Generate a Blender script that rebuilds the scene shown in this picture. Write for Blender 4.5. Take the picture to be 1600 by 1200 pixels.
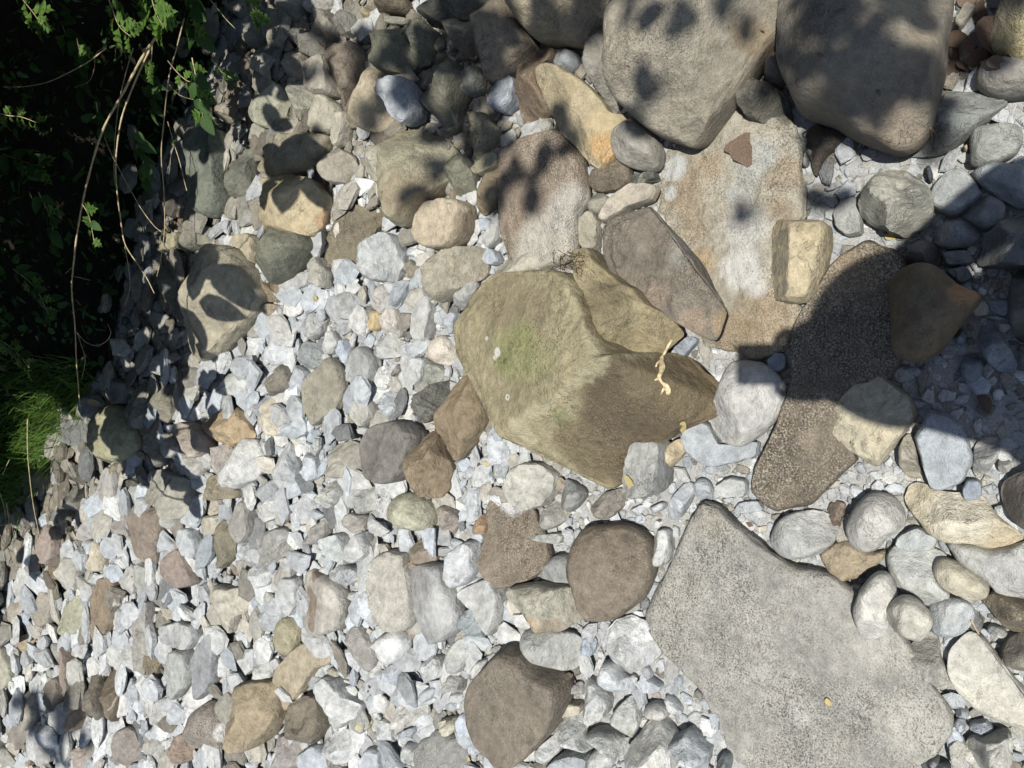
import bpy, bmesh, math, random
import numpy as np
from mathutils import Vector, Matrix

for o in list(bpy.data.objects):
    bpy.data.objects.remove(o)
sc = bpy.context.scene
COL = sc.collection
rng = np.random.default_rng(11)
random.seed(5)

# ------------------------------------------------------------------ camera
# A phone held out over a stony stream bed, turned on its side: picture left is "ahead" (+Y), picture top is "to the right" (+X).
F = 1180.0                      # focal length in pixels of the 1600 x 1200 photograph
DEP = math.radians(58.0)        # depression of the line of sight
CAM = np.array([0.0, 0.0, 1.45])
FW = np.array([0.0, math.cos(DEP), -math.sin(DEP)])
UP = np.array([0.0, math.sin(DEP), math.cos(DEP)])
RT = np.array([1.0, 0.0, 0.0])

cam_data = bpy.data.cameras.new("camera")
cam_data.sensor_width = 36.0
cam_data.lens = F / 1600.0 * 36.0
cam_data.clip_start = 0.02
cam_data.clip_end = 500.0
cam = bpy.data.objects.new("camera", cam_data)
COL.objects.link(cam)
cx, cy, cz = -UP, RT, -FW
cam.matrix_world = Matrix(((cx[0], cy[0], cz[0], CAM[0]), (cx[1], cy[1], cz[1], CAM[1]), (cx[2], cy[2], cz[2], CAM[2]), (0, 0, 0, 1)))
sc.camera = cam

def ray(px, py):
    return FW + RT * ((600.0 - py) / F) + UP * ((800.0 - px) / F)

def W(px, py, z=0.0):
    """the point at height z that the photograph shows at this pixel"""
    r = ray(px, py)
    return CAM + r * ((z - CAM[2]) / r[2])

def R(px, py, t):
    """a point t times as far along the ray as the ground (t < 1: nearer than the ground)"""
    r = ray(px, py)
    return CAM + r * ((-CAM[2]) / r[2] * t)

def P(p):
    """pixel of a point"""
    d = np.asarray(p) - CAM
    w = d @ FW
    return 800.0 - F * (d @ UP) / w, 600.0 - F * (d @ RT) / w, w

# ------------------------------------------------------------------ light
SUN = -ray(1158, 548)
SUN /= np.linalg.norm(SUN)                    # towards the sun
elev = math.asin(SUN[2])
world = bpy.data.worlds.new("World")
sc.world = world
world.use_nodes = True
nt = world.node_tree
nt.nodes.clear()
sky = nt.nodes.new("ShaderNodeTexSky")
sky.sky_type = 'NISHITA'
sky.sun_disc = False
sky.sun_elevation = elev
sky.sun_rotation = math.atan2(SUN[0], SUN[1])
bg = nt.nodes.new("ShaderNodeBackground")
bg.inputs['Strength'].default_value = 0.076
wo = nt.nodes.new("ShaderNodeOutputWorld")
nt.links.new(sky.outputs[0], bg.inputs[0])
nt.links.new(bg.outputs[0], wo.inputs[0])

sl = bpy.data.lights.new("sun", 'SUN')
sl.energy = 4.7
sl.angle = math.radians(0.53)
sl.color = (1.0, 0.97, 0.91)
so = bpy.data.objects.new("sun", sl)
COL.objects.link(so)
so.rotation_euler = Vector(SUN).to_track_quat('Z', 'Y').to_euler()

sc.view_settings.view_transform = 'Standard'
sc.view_settings.look = 'None'
sc.view_settings.gamma = 1.0
sc.view_settings.use_curve_mapping = False
sc.view_settings.exposure = 0.48
sc.render.engine = 'CYCLES'
sc.cycles.max_bounces = 6
sc.cycles.diffuse_bounces = 3

# ------------------------------------------------------------------ helpers
def lin(c):
    c = np.asarray(c, float) / 255.0
    return np.where(c <= 0.04045, c / 12.92, ((c + 0.055) / 1.055) ** 2.4)

KALB = 0.66                                    # what a colour read off the sunlit picture is as a base colour
def alb(c):
    v = lin(c)
    v = v * (0.90 - 0.22 * min(1.0, v.mean() / 0.62))
    v = v.mean() + (v - v.mean()) * 0.74
    return tuple(np.clip(v, 0.012, 0.66))

def hsh(ix, iy, iz, s):
    h = (ix * 374761393 + iy * 668265263 + iz * 2147483647 + s * 144665) & 0xFFFFFFFF
    h = ((h ^ (h >> 13)) * 1274126177) & 0xFFFFFFFF
    h = ((h ^ (h >> 16)) * 2246822519) & 0xFFFFFFFF
    return ((h ^ (h >> 15)) & 0xFFFF) / 32767.5 - 1.0

def vnoise(p, seed=0):
    p = np.asarray(p, float)
    i = np.floor(p).astype(np.int64)
    f = p - i
    f = f * f * f * (f * (f * 6 - 15) + 10)
    out = 0.0
    for dx in (0, 1):
        wx = f[:, 0] if dx else 1 - f[:, 0]
        for dy in (0, 1):
            wy = f[:, 1] if dy else 1 - f[:, 1]
            for dz in (0, 1):
                wz = f[:, 2] if dz else 1 - f[:, 2]
                out = out + wx * wy * wz * hsh(i[:, 0] + dx, i[:, 1] + dy, i[:, 2] + dz, seed)
    return out

def fbm(p, seed=0, octaves=3, gain=0.5):
    p = np.asarray(p, float)
    a, s = 1.0, 0.0
    for k in range(octaves):
        s = s + a * vnoise(p, seed + 17 * k)
        p = p * 2.03 + 13.7
        a *= gain
    return s

def sstep(a, b, x):
    t = np.clip((x - a) / (b - a), 0, 1)
    return t * t * (3 - 2 * t)

def mesh_obj(name, verts, faces, mat=None, parent=None, smooth=True, loc=None, mesh_name=None):
    me = bpy.data.meshes.new(mesh_name or name)
    me.from_pydata([tuple(map(float, v)) for v in verts], [], faces)
    if smooth:
        me.polygons.foreach_set("use_smooth", np.ones(len(me.polygons), bool))
    me.update()
    if mat:
        me.materials.append(mat)
    o = bpy.data.objects.new(name, me)
    COL.objects.link(o)
    if parent:
        o.parent = parent
    if loc is not None:
        o.location = loc
    return o

def fast_mesh(name, V, T, mat, smooth=True, cols=None, colname="tint", nv=3):
    """big mesh out of numpy arrays: V (n,3), T (m,nv)"""
    me = bpy.data.meshes.new(name)
    me.vertices.add(len(V))
    me.vertices.foreach_set("co", np.asarray(V, np.float32).ravel())
    m = len(T)
    me.loops.add(m * nv)
    me.loops.foreach_set("vertex_index", np.asarray(T, np.int32).ravel())
    me.polygons.add(m)
    me.polygons.foreach_set("loop_start", np.arange(m, dtype=np.int32) * nv)
    me.polygons.foreach_set("loop_total", np.full(m, nv, np.int32))
    me.update(calc_edges=True)
    me.polygons.foreach_set("use_smooth", np.full(m, smooth, bool))
    if cols is not None:
        at = me.attributes.new(colname, 'FLOAT_COLOR', 'POINT')
        c = np.ones((len(V), 4), np.float32)
        c[:, :cols.shape[1]] = cols
        at.data.foreach_set("color", c.ravel())
    me.materials.append(mat)
    o = bpy.data.objects.new(name, me)
    COL.objects.link(o)
    return o

def empty(name, loc=(0, 0, 0)):
    o = bpy.data.objects.new(name, None)
    o.empty_display_size = 0.05
    COL.objects.link(o)
    o.location = loc
    return o

def tag(o, label=None, cat=None, group=None, kind=None):
    if label: o["label"] = label
    if cat: o["category"] = cat
    if group: o["group"] = group
    if kind: o["kind"] = kind
    return o

def tube(path, radii, n=7, cap=True):
    path = np.asarray(path, float)
    m = len(path)
    radii = np.broadcast_to(np.asarray(radii, float), (m,))
    V, Fc = [], []
    tg = np.gradient(path, axis=0)
    tg /= np.linalg.norm(tg, axis=1)[:, None] + 1e-9
    ref = np.array([0.31, 0.22, 0.93])
    for k in range(m):
        a = np.cross(tg[k], ref); a /= np.linalg.norm(a) + 1e-9
        b = np.cross(tg[k], a)
        for j in range(n):
            an = 2 * math.pi * j / n
            V.append(path[k] + radii[k] * (math.cos(an) * a + math.sin(an) * b))
    for k in range(m - 1):
        for j in range(n):
            Fc.append((k * n + j, k * n + (j + 1) % n, (k + 1) * n + (j + 1) % n, (k + 1) * n + j))
    if cap:
        Fc.append(tuple(range(n))[::-1]); Fc.append(tuple(range((m - 1) * n, m * n)))
    return V, Fc

def curve_pts(pts, n=6):
    """Catmull-Rom through the points"""
    pts = np.asarray(pts, float)
    q = np.vstack([2 * pts[0] - pts[1], pts, 2 * pts[-1] - pts[-2]])
    out = []
    for i in range(1, len(q) - 2):
        for k in range(n):
            t = k / n
            out.append(0.5 * ((2 * q[i]) + (-q[i - 1] + q[i + 1]) * t + (2 * q[i - 1] - 5 * q[i] + 4 * q[i + 1] - q[i + 2]) * t * t
                              + (-q[i - 1] + 3 * q[i] - 3 * q[i + 1] + q[i + 2]) * t ** 3))
    out.append(pts[-1])
    return np.array(out)

# ------------------------------------------------------------------ materials
class NB:
    def __init__(s, name):
        s.m = bpy.data.materials.new(name); s.m.use_nodes = True
        s.t = s.m.node_tree; s.t.nodes.clear()
        s.out = s.t.nodes.new("ShaderNodeOutputMaterial")
        s.bsdf = s.t.nodes.new("ShaderNodeBsdfPrincipled")
        s.t.links.new(s.bsdf.outputs[0], s.out.inputs[0])
    def n(s, typ, **kw):
        nd = s.t.nodes.new(typ)
        for k, v in kw.items(): setattr(nd, k, v)
        return nd
    def l(s, a, b): s.t.links.new(a, b)
    def set(s, sock, v):
        if hasattr(v, 'links') or isinstance(v, bpy.types.NodeSocket): s.l(v, sock)
        else: sock.default_value = v
    def math(s, op, a, b=0.0, clamp=False):
        nd = s.n("ShaderNodeMath", operation=op, use_clamp=clamp)
        s.set(nd.inputs[0], a); s.set(nd.inputs[1], b)
        return nd.outputs[0]
    def rng(s, v, a, b, c=0.0, d=1.0, smooth=True):
        nd = s.n("ShaderNodeMapRange", interpolation_type='SMOOTHSTEP' if smooth else 'LINEAR')
        s.set(nd.inputs[0], v)
        for i, x in zip((1, 2, 3, 4), (a, b, c, d)): s.set(nd.inputs[i], x)
        return nd.outputs[0]
    def noise(s, vec, scale, detail=3.0, rough=0.55, dist=0.0):
        nd = s.n("ShaderNodeTexNoise")
        s.l(vec, nd.inputs['Vector'])
        nd.inputs['Scale'].default_value = scale; nd.inputs['Detail'].default_value = detail
        nd.inputs['Roughness'].default_value = rough; nd.inputs['Distortion'].default_value = dist
        return nd.outputs['Fac']
    def mix(s, f, a, b, blend='MIX'):
        nd = s.n("ShaderNodeMix", data_type='RGBA', blend_type=blend)
        s.set(nd.inputs[0], f)
        for sock, v in ((nd.inputs[6], a), (nd.inputs[7], b)):
            if isinstance(v, bpy.types.NodeSocket): s.l(v, sock)
            else: sock.default_value = tuple(v) + (1.0,) if len(v) == 3 else v
        return nd.outputs[2]
    def gain(s, col, f):
        nd = s.n("ShaderNodeVectorMath", operation='SCALE')
        s.l(col, nd.inputs[0]); s.set(nd.inputs['Scale'], f)
        return nd.outputs[0]
    def attr(s, name, kind='OBJECT'):
        nd = s.n("ShaderNodeAttribute", attribute_type=kind, attribute_name=name)
        return nd
    def bump(s, h, dist, strength=1.0, nrm=None):
        nd = s.n("ShaderNodeBump")
        nd.inputs['Strength'].default_value = strength; nd.inputs['Distance'].default_value = dist
        s.l(h, nd.inputs['Height'])
        if nrm: s.l(nrm, nd.inputs['Normal'])
        return nd.outputs[0]

def stone_material(name, patches=(), tint=False):
    """river stone; an object's colour and its own properties (speckle, dust, strata, vein) set the look.
    patches: (dx, dy, radius, colour, amount, raggedness) stains and painted light of their own shape in the stone's own coordinates"""
    b = NB(name)
    tc = b.n("ShaderNodeTexCoord")
    if tint:
        base = b.attr("tint", 'GEOMETRY').outputs['Color']
        pos = tc.outputs['Object']
        speck, dust, strata, vein = 0.30, 0.30, 0.15, 0.0
        rnd = 0.37
    else:
        oi = b.n("ShaderNodeObjectInfo")
        base = oi.outputs['Color']
        rnd = oi.outputs['Random']
        off = b.n("ShaderNodeVectorMath", operation='ADD')
        cmb = b.n("ShaderNodeCombineXYZ")
        for i, k in enumerate((37.0, 91.0, 53.0)): b.l(b.math('MULTIPLY', rnd, k), cmb.inputs[i])
        b.l(tc.outputs['Object'], off.inputs[0]); b.l(cmb.outputs[0], off.inputs[1])
        pos = off.outputs[0]
        speck = b.attr('speckle').outputs['Fac']; dust = b.attr('dust').outputs['Fac']
        strata = b.attr('strata').outputs['Fac']; vein = b.attr('vein').outputs['Fac']
    n1 = b.noise(pos, 11, 5, 0.62)
    n2 = b.noise(pos, 55, 4, 0.6)
    n3 = b.noise(pos, 420, 3, 0.7)
    sp = b.noise(pos, 310, 2.5, 0.6)
    low = b.noise(pos, 6.5, 3, 0.6, 0.6)
    col = b.gain(base, b.rng(n1, 0.28, 0.72, 0.74, 1.26, False))
    col = b.gain(col, b.rng(n2, 0.28, 0.72, 0.74, 1.24, False))
    col = b.gain(col, b.rng(n3, 0.30, 0.70, 0.84, 1.14, False))
    # warm / cool drift
    warm = b.noise(pos, 17, 2, 0.5)
    col = b.mix(b.rng(warm, 0.50, 0.78, 0.0, 0.25), col, b.mix(1.0, col, (1.07, 1.0, 0.84), 'MULTIPLY'))
    # dried silt lying on the stone
    thr = b.math('SUBTRACT', 0.86, b.math('MULTIPLY', dust, 0.62))
    dm = b.rng(b.math('ADD', low, b.math('MULTIPLY', b.math('SUBTRACT', n2, 0.5), 0.55)), thr, b.math('ADD', thr, 0.16), 0.0, 0.85)
    col = b.mix(dm, col, alb((204, 203, 194)))
    for (dx, dy, r, c, amt, rag) in patches:
        d = b.n("ShaderNodeVectorMath", operation='DISTANCE')
        flat = b.n("ShaderNodeVectorMath", operation='MULTIPLY'); b.l(tc.outputs['Object'], flat.inputs[0]); flat.inputs[1].default_value = (1, 1, 0)
        b.l(flat.outputs[0], d.inputs[0]); d.inputs[1].default_value = (dx, dy, 0)
        dd = b.math('ADD', d.outputs['Value'], b.math('MULTIPLY', b.math('SUBTRACT', b.noise(pos, 0.55 / max(r, 0.004), 5, 0.65), 0.5), r * rag))
        m = b.rng(dd, r * 1.05, r * (1.05 - 0.45 * min(rag, 1.6)), 0.0, amt)
        col = b.mix(m, col, b.gain(b.mix(1.0, tuple(c) + (1.0,), tuple(c) + (1.0,)), b.rng(n2, 0.25, 0.75, 0.8, 1.2, False)))
    # mineral bands
    vr = b.n("ShaderNodeVectorRotate", rotation_type='EULER_XYZ')
    b.l(pos, vr.inputs[0])
    cr = b.n("ShaderNodeCombineXYZ")
    b.set(cr.inputs[0], 0.5); b.set(cr.inputs[1], 1.1)
    b.set(cr.inputs[2], b.math('MULTIPLY', rnd, 6.28))
    b.l(cr.outputs[0], vr.inputs['Rotation'])
    sq = b.n("ShaderNodeVectorMath", operation='MULTIPLY'); b.l(vr.outputs[0], sq.inputs[0]); sq.inputs[1].default_value = (5, 5, 90)
    st = b.noise(sq.outputs[0], 1.0, 4, 0.6, 0.3)
    col = b.mix(b.math('MULTIPLY', b.rng(st, 0.40, 0.62, 0.0, 0.55), strata), col, b.gain(col, 1.55))
    col = b.mix(b.math('MULTIPLY', b.rng(st, 0.46, 0.32, 0.0, 0.7), strata), col, b.gain(col, 0.55))
    wv = b.n("ShaderNodeTexWave", wave_type='BANDS', bands_direction='X')
    b.l(vr.outputs[0], wv.inputs['Vector'])
    wv.inputs['Scale'].default_value = 2.2; wv.inputs['Distortion'].default_value = 5.0; wv.inputs['Detail'].default_value = 3.0; wv.inputs['Detail Scale'].default_value = 2.0
    col = b.mix(b.math('MULTIPLY', b.rng(wv.outputs['Fac'], 0.986, 0.999, 0.0, 0.65), vein), col, alb((205, 198, 178)))
    # salt and pepper, in drifts
    if tint: speck = 0.25
    else: speck = b.math('MULTIPLY', speck, b.rng(b.math('ADD', b.math('MULTIPLY', low, 0.7), b.math('MULTIPLY', n1, 0.3)), 0.38, 0.60, 0.30, 1.12))
    col = b.mix(b.math('MULTIPLY', b.rng(sp, 0.535, 0.62, 0.0, 1.0), speck), col, b.mix(0.62, b.gain(col, 1.35), alb((200, 192, 168))))
    col = b.mix(b.math('MULTIPLY', b.rng(sp, 0.47, 0.38, 0.0, 0.95), speck), col, b.gain(col, 0.40))
    # hairline cracks
    ck = b.noise(pos, 14, 4, 0.62, 0.4)
    ck = b.math('ABSOLUTE', b.math('SUBTRACT', ck, 0.5), 0.0)
    ckm = b.math('MULTIPLY', b.rng(ck, 0.007, 0.001, 0.0, 1.0), b.rng(low, 0.52, 0.62, 0.0, 1.0))
    col = b.mix(b.math('MULTIPLY', ckm, 0.28), col, b.gain(col, 0.35))
    b.l(col, b.bsdf.inputs['Base Color'])
    b.l(b.rng(n2, 0.3, 0.7, 0.72, 0.92), b.bsdf.inputs['Roughness'])
    b.bsdf.inputs['Specular IOR Level'].default_value = 0.28
    h = b.math('ADD', b.math('MULTIPLY', n2, 1.0), b.math('MULTIPLY', n3, 0.30))
    h = b.math('ADD', h, b.math('MULTIPLY', b.math('MULTIPLY', sp, speck), 0.55))
    h = b.math('ADD', h, b.math('MULTIPLY', b.math('MULTIPLY', st, strata), 0.9))
    h = b.math('SUBTRACT', h, b.math('MULTIPLY', ckm, 0.3))
    h = b.math('ADD', h, b.math('MULTIPLY', n1, 1.6))
    b.l(b.bump(h, 0.010, 0.85), b.bsdf.inputs['Normal'])
    return b.m

def plain(name, c, rough=0.8, var=0.25, scale=40, spec=0.25, trans=0.0, c2=None):
    b = NB(name)
    tc = b.n("ShaderNodeTexCoord")
    n1 = b.noise(tc.outputs['Object'], scale, 4, 0.6)
    oi = b.n("ShaderNodeObjectInfo")
    col = b.mix(b.rng(n1, 0.3, 0.7), tuple(np.asarray(c) * (1 - var)), tuple(np.asarray(c2 if c2 is not None else c) * (1 + var)))
    col = b.gain(col, b.rng(oi.outputs['Random'], 0, 1, 0.85, 1.15, False))
    b.l(col, b.bsdf.inputs['Base Color'])
    b.bsdf.inputs['Roughness'].default_value = rough
    b.bsdf.inputs['Specular IOR Level'].default_value = spec
    b.l(b.bump(n1, 0.003, 0.5), b.bsdf.inputs['Normal'])
    if trans:
        tr = b.n("ShaderNodeBsdfTranslucent"); b.l(b.gain(col, 1.1), tr.inputs[0])
        mx = b.n("ShaderNodeMixShader"); mx.inputs[0].default_value = trans
        b.l(b.bsdf.outputs[0], mx.inputs[1]); b.l(tr.outputs[0], mx.inputs[2]); b.l(mx.outputs[0], b.out.inputs[0])
    return b.m

M_STONE = stone_material("river_stone")
M_CHIP = stone_material("gravel_stone", tint=True)
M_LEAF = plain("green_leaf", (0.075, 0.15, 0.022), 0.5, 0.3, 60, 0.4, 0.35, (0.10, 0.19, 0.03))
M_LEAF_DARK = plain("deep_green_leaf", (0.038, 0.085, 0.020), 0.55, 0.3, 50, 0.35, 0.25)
M_CANOPY = plain("canopy_leaf", (0.045, 0.085, 0.022), 0.55, 0.3, 30, 0.3, 0.12)
M_GRASS = plain("grass_blade", (0.085, 0.17, 0.03), 0.5, 0.35, 12, 0.35, 0.35, (0.12, 0.21, 0.04))
M_STRAW = plain("dry_straw", (0.36, 0.29, 0.17), 0.75, 0.25, 80, 0.3)
M_TWIG = plain("brown_twig", (0.16, 0.11, 0.065), 0.8, 0.3, 120, 0.25)
M_TAN = plain("peeled_twig", (0.46, 0.34, 0.19), 0.75, 0.35, 110, 0.25, 0.0, (0.58, 0.47, 0.30))
M_DEAD = plain("dead_leaf", (0.080, 0.058, 0.043), 0.65, 0.45, 45, 0.3, 0.1, (0.135, 0.092, 0.062))
M_YELLOW = plain("yellow_leaf", (0.46, 0.38, 0.17), 0.6, 0.25, 90, 0.3, 0.2)
M_OLIVE = plain("fading_leaf", (0.24, 0.22, 0.06), 0.6, 0.35, 90, 0.3, 0.2, (0.33, 0.26, 0.10))
M_BARK = plain("bark", (0.11, 0.085, 0.06), 0.9, 0.35, 35, 0.2)

# ------------------------------------------------------------------ ground
BORDER = np.array([W(px, py)[:2] for px, py in ((470, -420), (430, -150), (385, -20), (370, 90), (320, 190), (255, 300), (225, 450), (200, 600), (130, 655), (85, 725), (30, 800), (-40, 860), (-160, 960), (-300, 1080))])

def beyond(xy):
    """signed distance past the edge of the overgrown bank (positive: in the bank)"""
    xy = np.atleast_2d(xy)
    best = np.full(len(xy), 1e9); sg = np.zeros(len(xy))
    for a, c in zip(BORDER[:-1], BORDER[1:]):
        e = c - a; L2 = e @ e
        t = np.clip(((xy - a) @ e) / L2, 0, 1)
        q = a + t[:, None] * e
        d = np.linalg.norm(xy - q, axis=1)
        s = e[0] * (xy[:, 1] - a[1]) - e[1] * (xy[:, 0] - a[0])
        m = d < best
        best = np.where(m, d, best); sg = np.where(m, -np.sign(s), sg)
    return best * sg

def ground_z(xy):
    xy = np.atleast_2d(np.asarray(xy, float))
    p3 = np.column_stack([xy * 1.6, np.zeros(len(xy))])
    z = 0.016 * fbm(p3, 3, 2)
    d = beyond(xy)
    z = z + 0.62 * np.maximum(0, d - 0.22) ** 1.15 * (1 + 0.25 * vnoise(p3 * 1.7, 9))
    return np.minimum(z, 1.9 + 0.3 * vnoise(p3 * 0.2, 5))

def gz(x, y):
    return float(ground_z([[x, y]])[0])

def build_ground():
    xs = np.concatenate([-np.geomspace(120, 2.8, 14), np.arange(-2.7, 2.9, 0.03), np.geomspace(3.0, 120, 14)])
    ys = np.concatenate([-np.geomspace(120, 0.7, 14), np.arange(-0.6, 5.0, 0.03), np.geomspace(5.1, 120, 14)])
    X, Y = np.meshgrid(xs, ys)
    xy = np.column_stack([X.ravel(), Y.ravel()])
    z = ground_z(xy)
    near = np.abs(xy[:, 0]) < 2.8
    z = z + np.where(near, 0.004 * fbm(np.column_stack([xy * 18, xy[:, 0] * 0]), 4, 3), 0)
    V = np.column_stack([xy, z])
    nx, ny = len(xs), len(ys)
    i = (np.arange(ny - 1)[:, None] * nx + np.arange(nx - 1)[None]).ravel()
    Q = np.column_stack([i, i + 1, i + nx + 1, i + nx])
    b = NB("silt_and_soil")
    tc = b.n("ShaderNodeTexCoord")
    p = tc.outputs['Object']
    n1 = b.noise(p, 3.0, 5, 0.6); n2 = b.noise(p, 45, 5, 0.65); n3 = b.noise(p, 300, 4, 0.75)
    col = b.mix(b.rng(n1, 0.3, 0.7), alb((192, 192, 186)), alb((214, 215, 212)))
    col = b.mix(b.rng(n2, 0.5, 0.8, 0, 0.4), col, alb((150, 144, 130)))
    col = b.gain(col, b.rng(n3, 0.25, 0.75, 0.6, 1.35, False))
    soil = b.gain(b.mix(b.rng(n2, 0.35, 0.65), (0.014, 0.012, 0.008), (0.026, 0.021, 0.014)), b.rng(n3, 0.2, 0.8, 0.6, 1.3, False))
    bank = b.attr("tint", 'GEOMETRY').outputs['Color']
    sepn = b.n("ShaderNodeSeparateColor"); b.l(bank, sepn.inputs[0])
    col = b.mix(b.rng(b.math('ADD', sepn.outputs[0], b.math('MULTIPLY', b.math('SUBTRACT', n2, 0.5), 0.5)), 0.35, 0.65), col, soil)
    b.l(col, b.bsdf.inputs['Base Color'])
    b.bsdf.inputs['Roughness'].default_value = 0.95
    b.bsdf.inputs['Specular IOR Level'].default_value = 0.15
    b.l(b.bump(b.math('ADD', n2, b.math('MULTIPLY', n3, 0.5)), 0.012, 0.9), b.bsdf.inputs['Normal'])
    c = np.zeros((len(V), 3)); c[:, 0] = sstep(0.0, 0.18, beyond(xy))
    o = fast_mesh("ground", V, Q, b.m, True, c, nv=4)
    tag(o, kind="structure")
build_ground()
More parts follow.
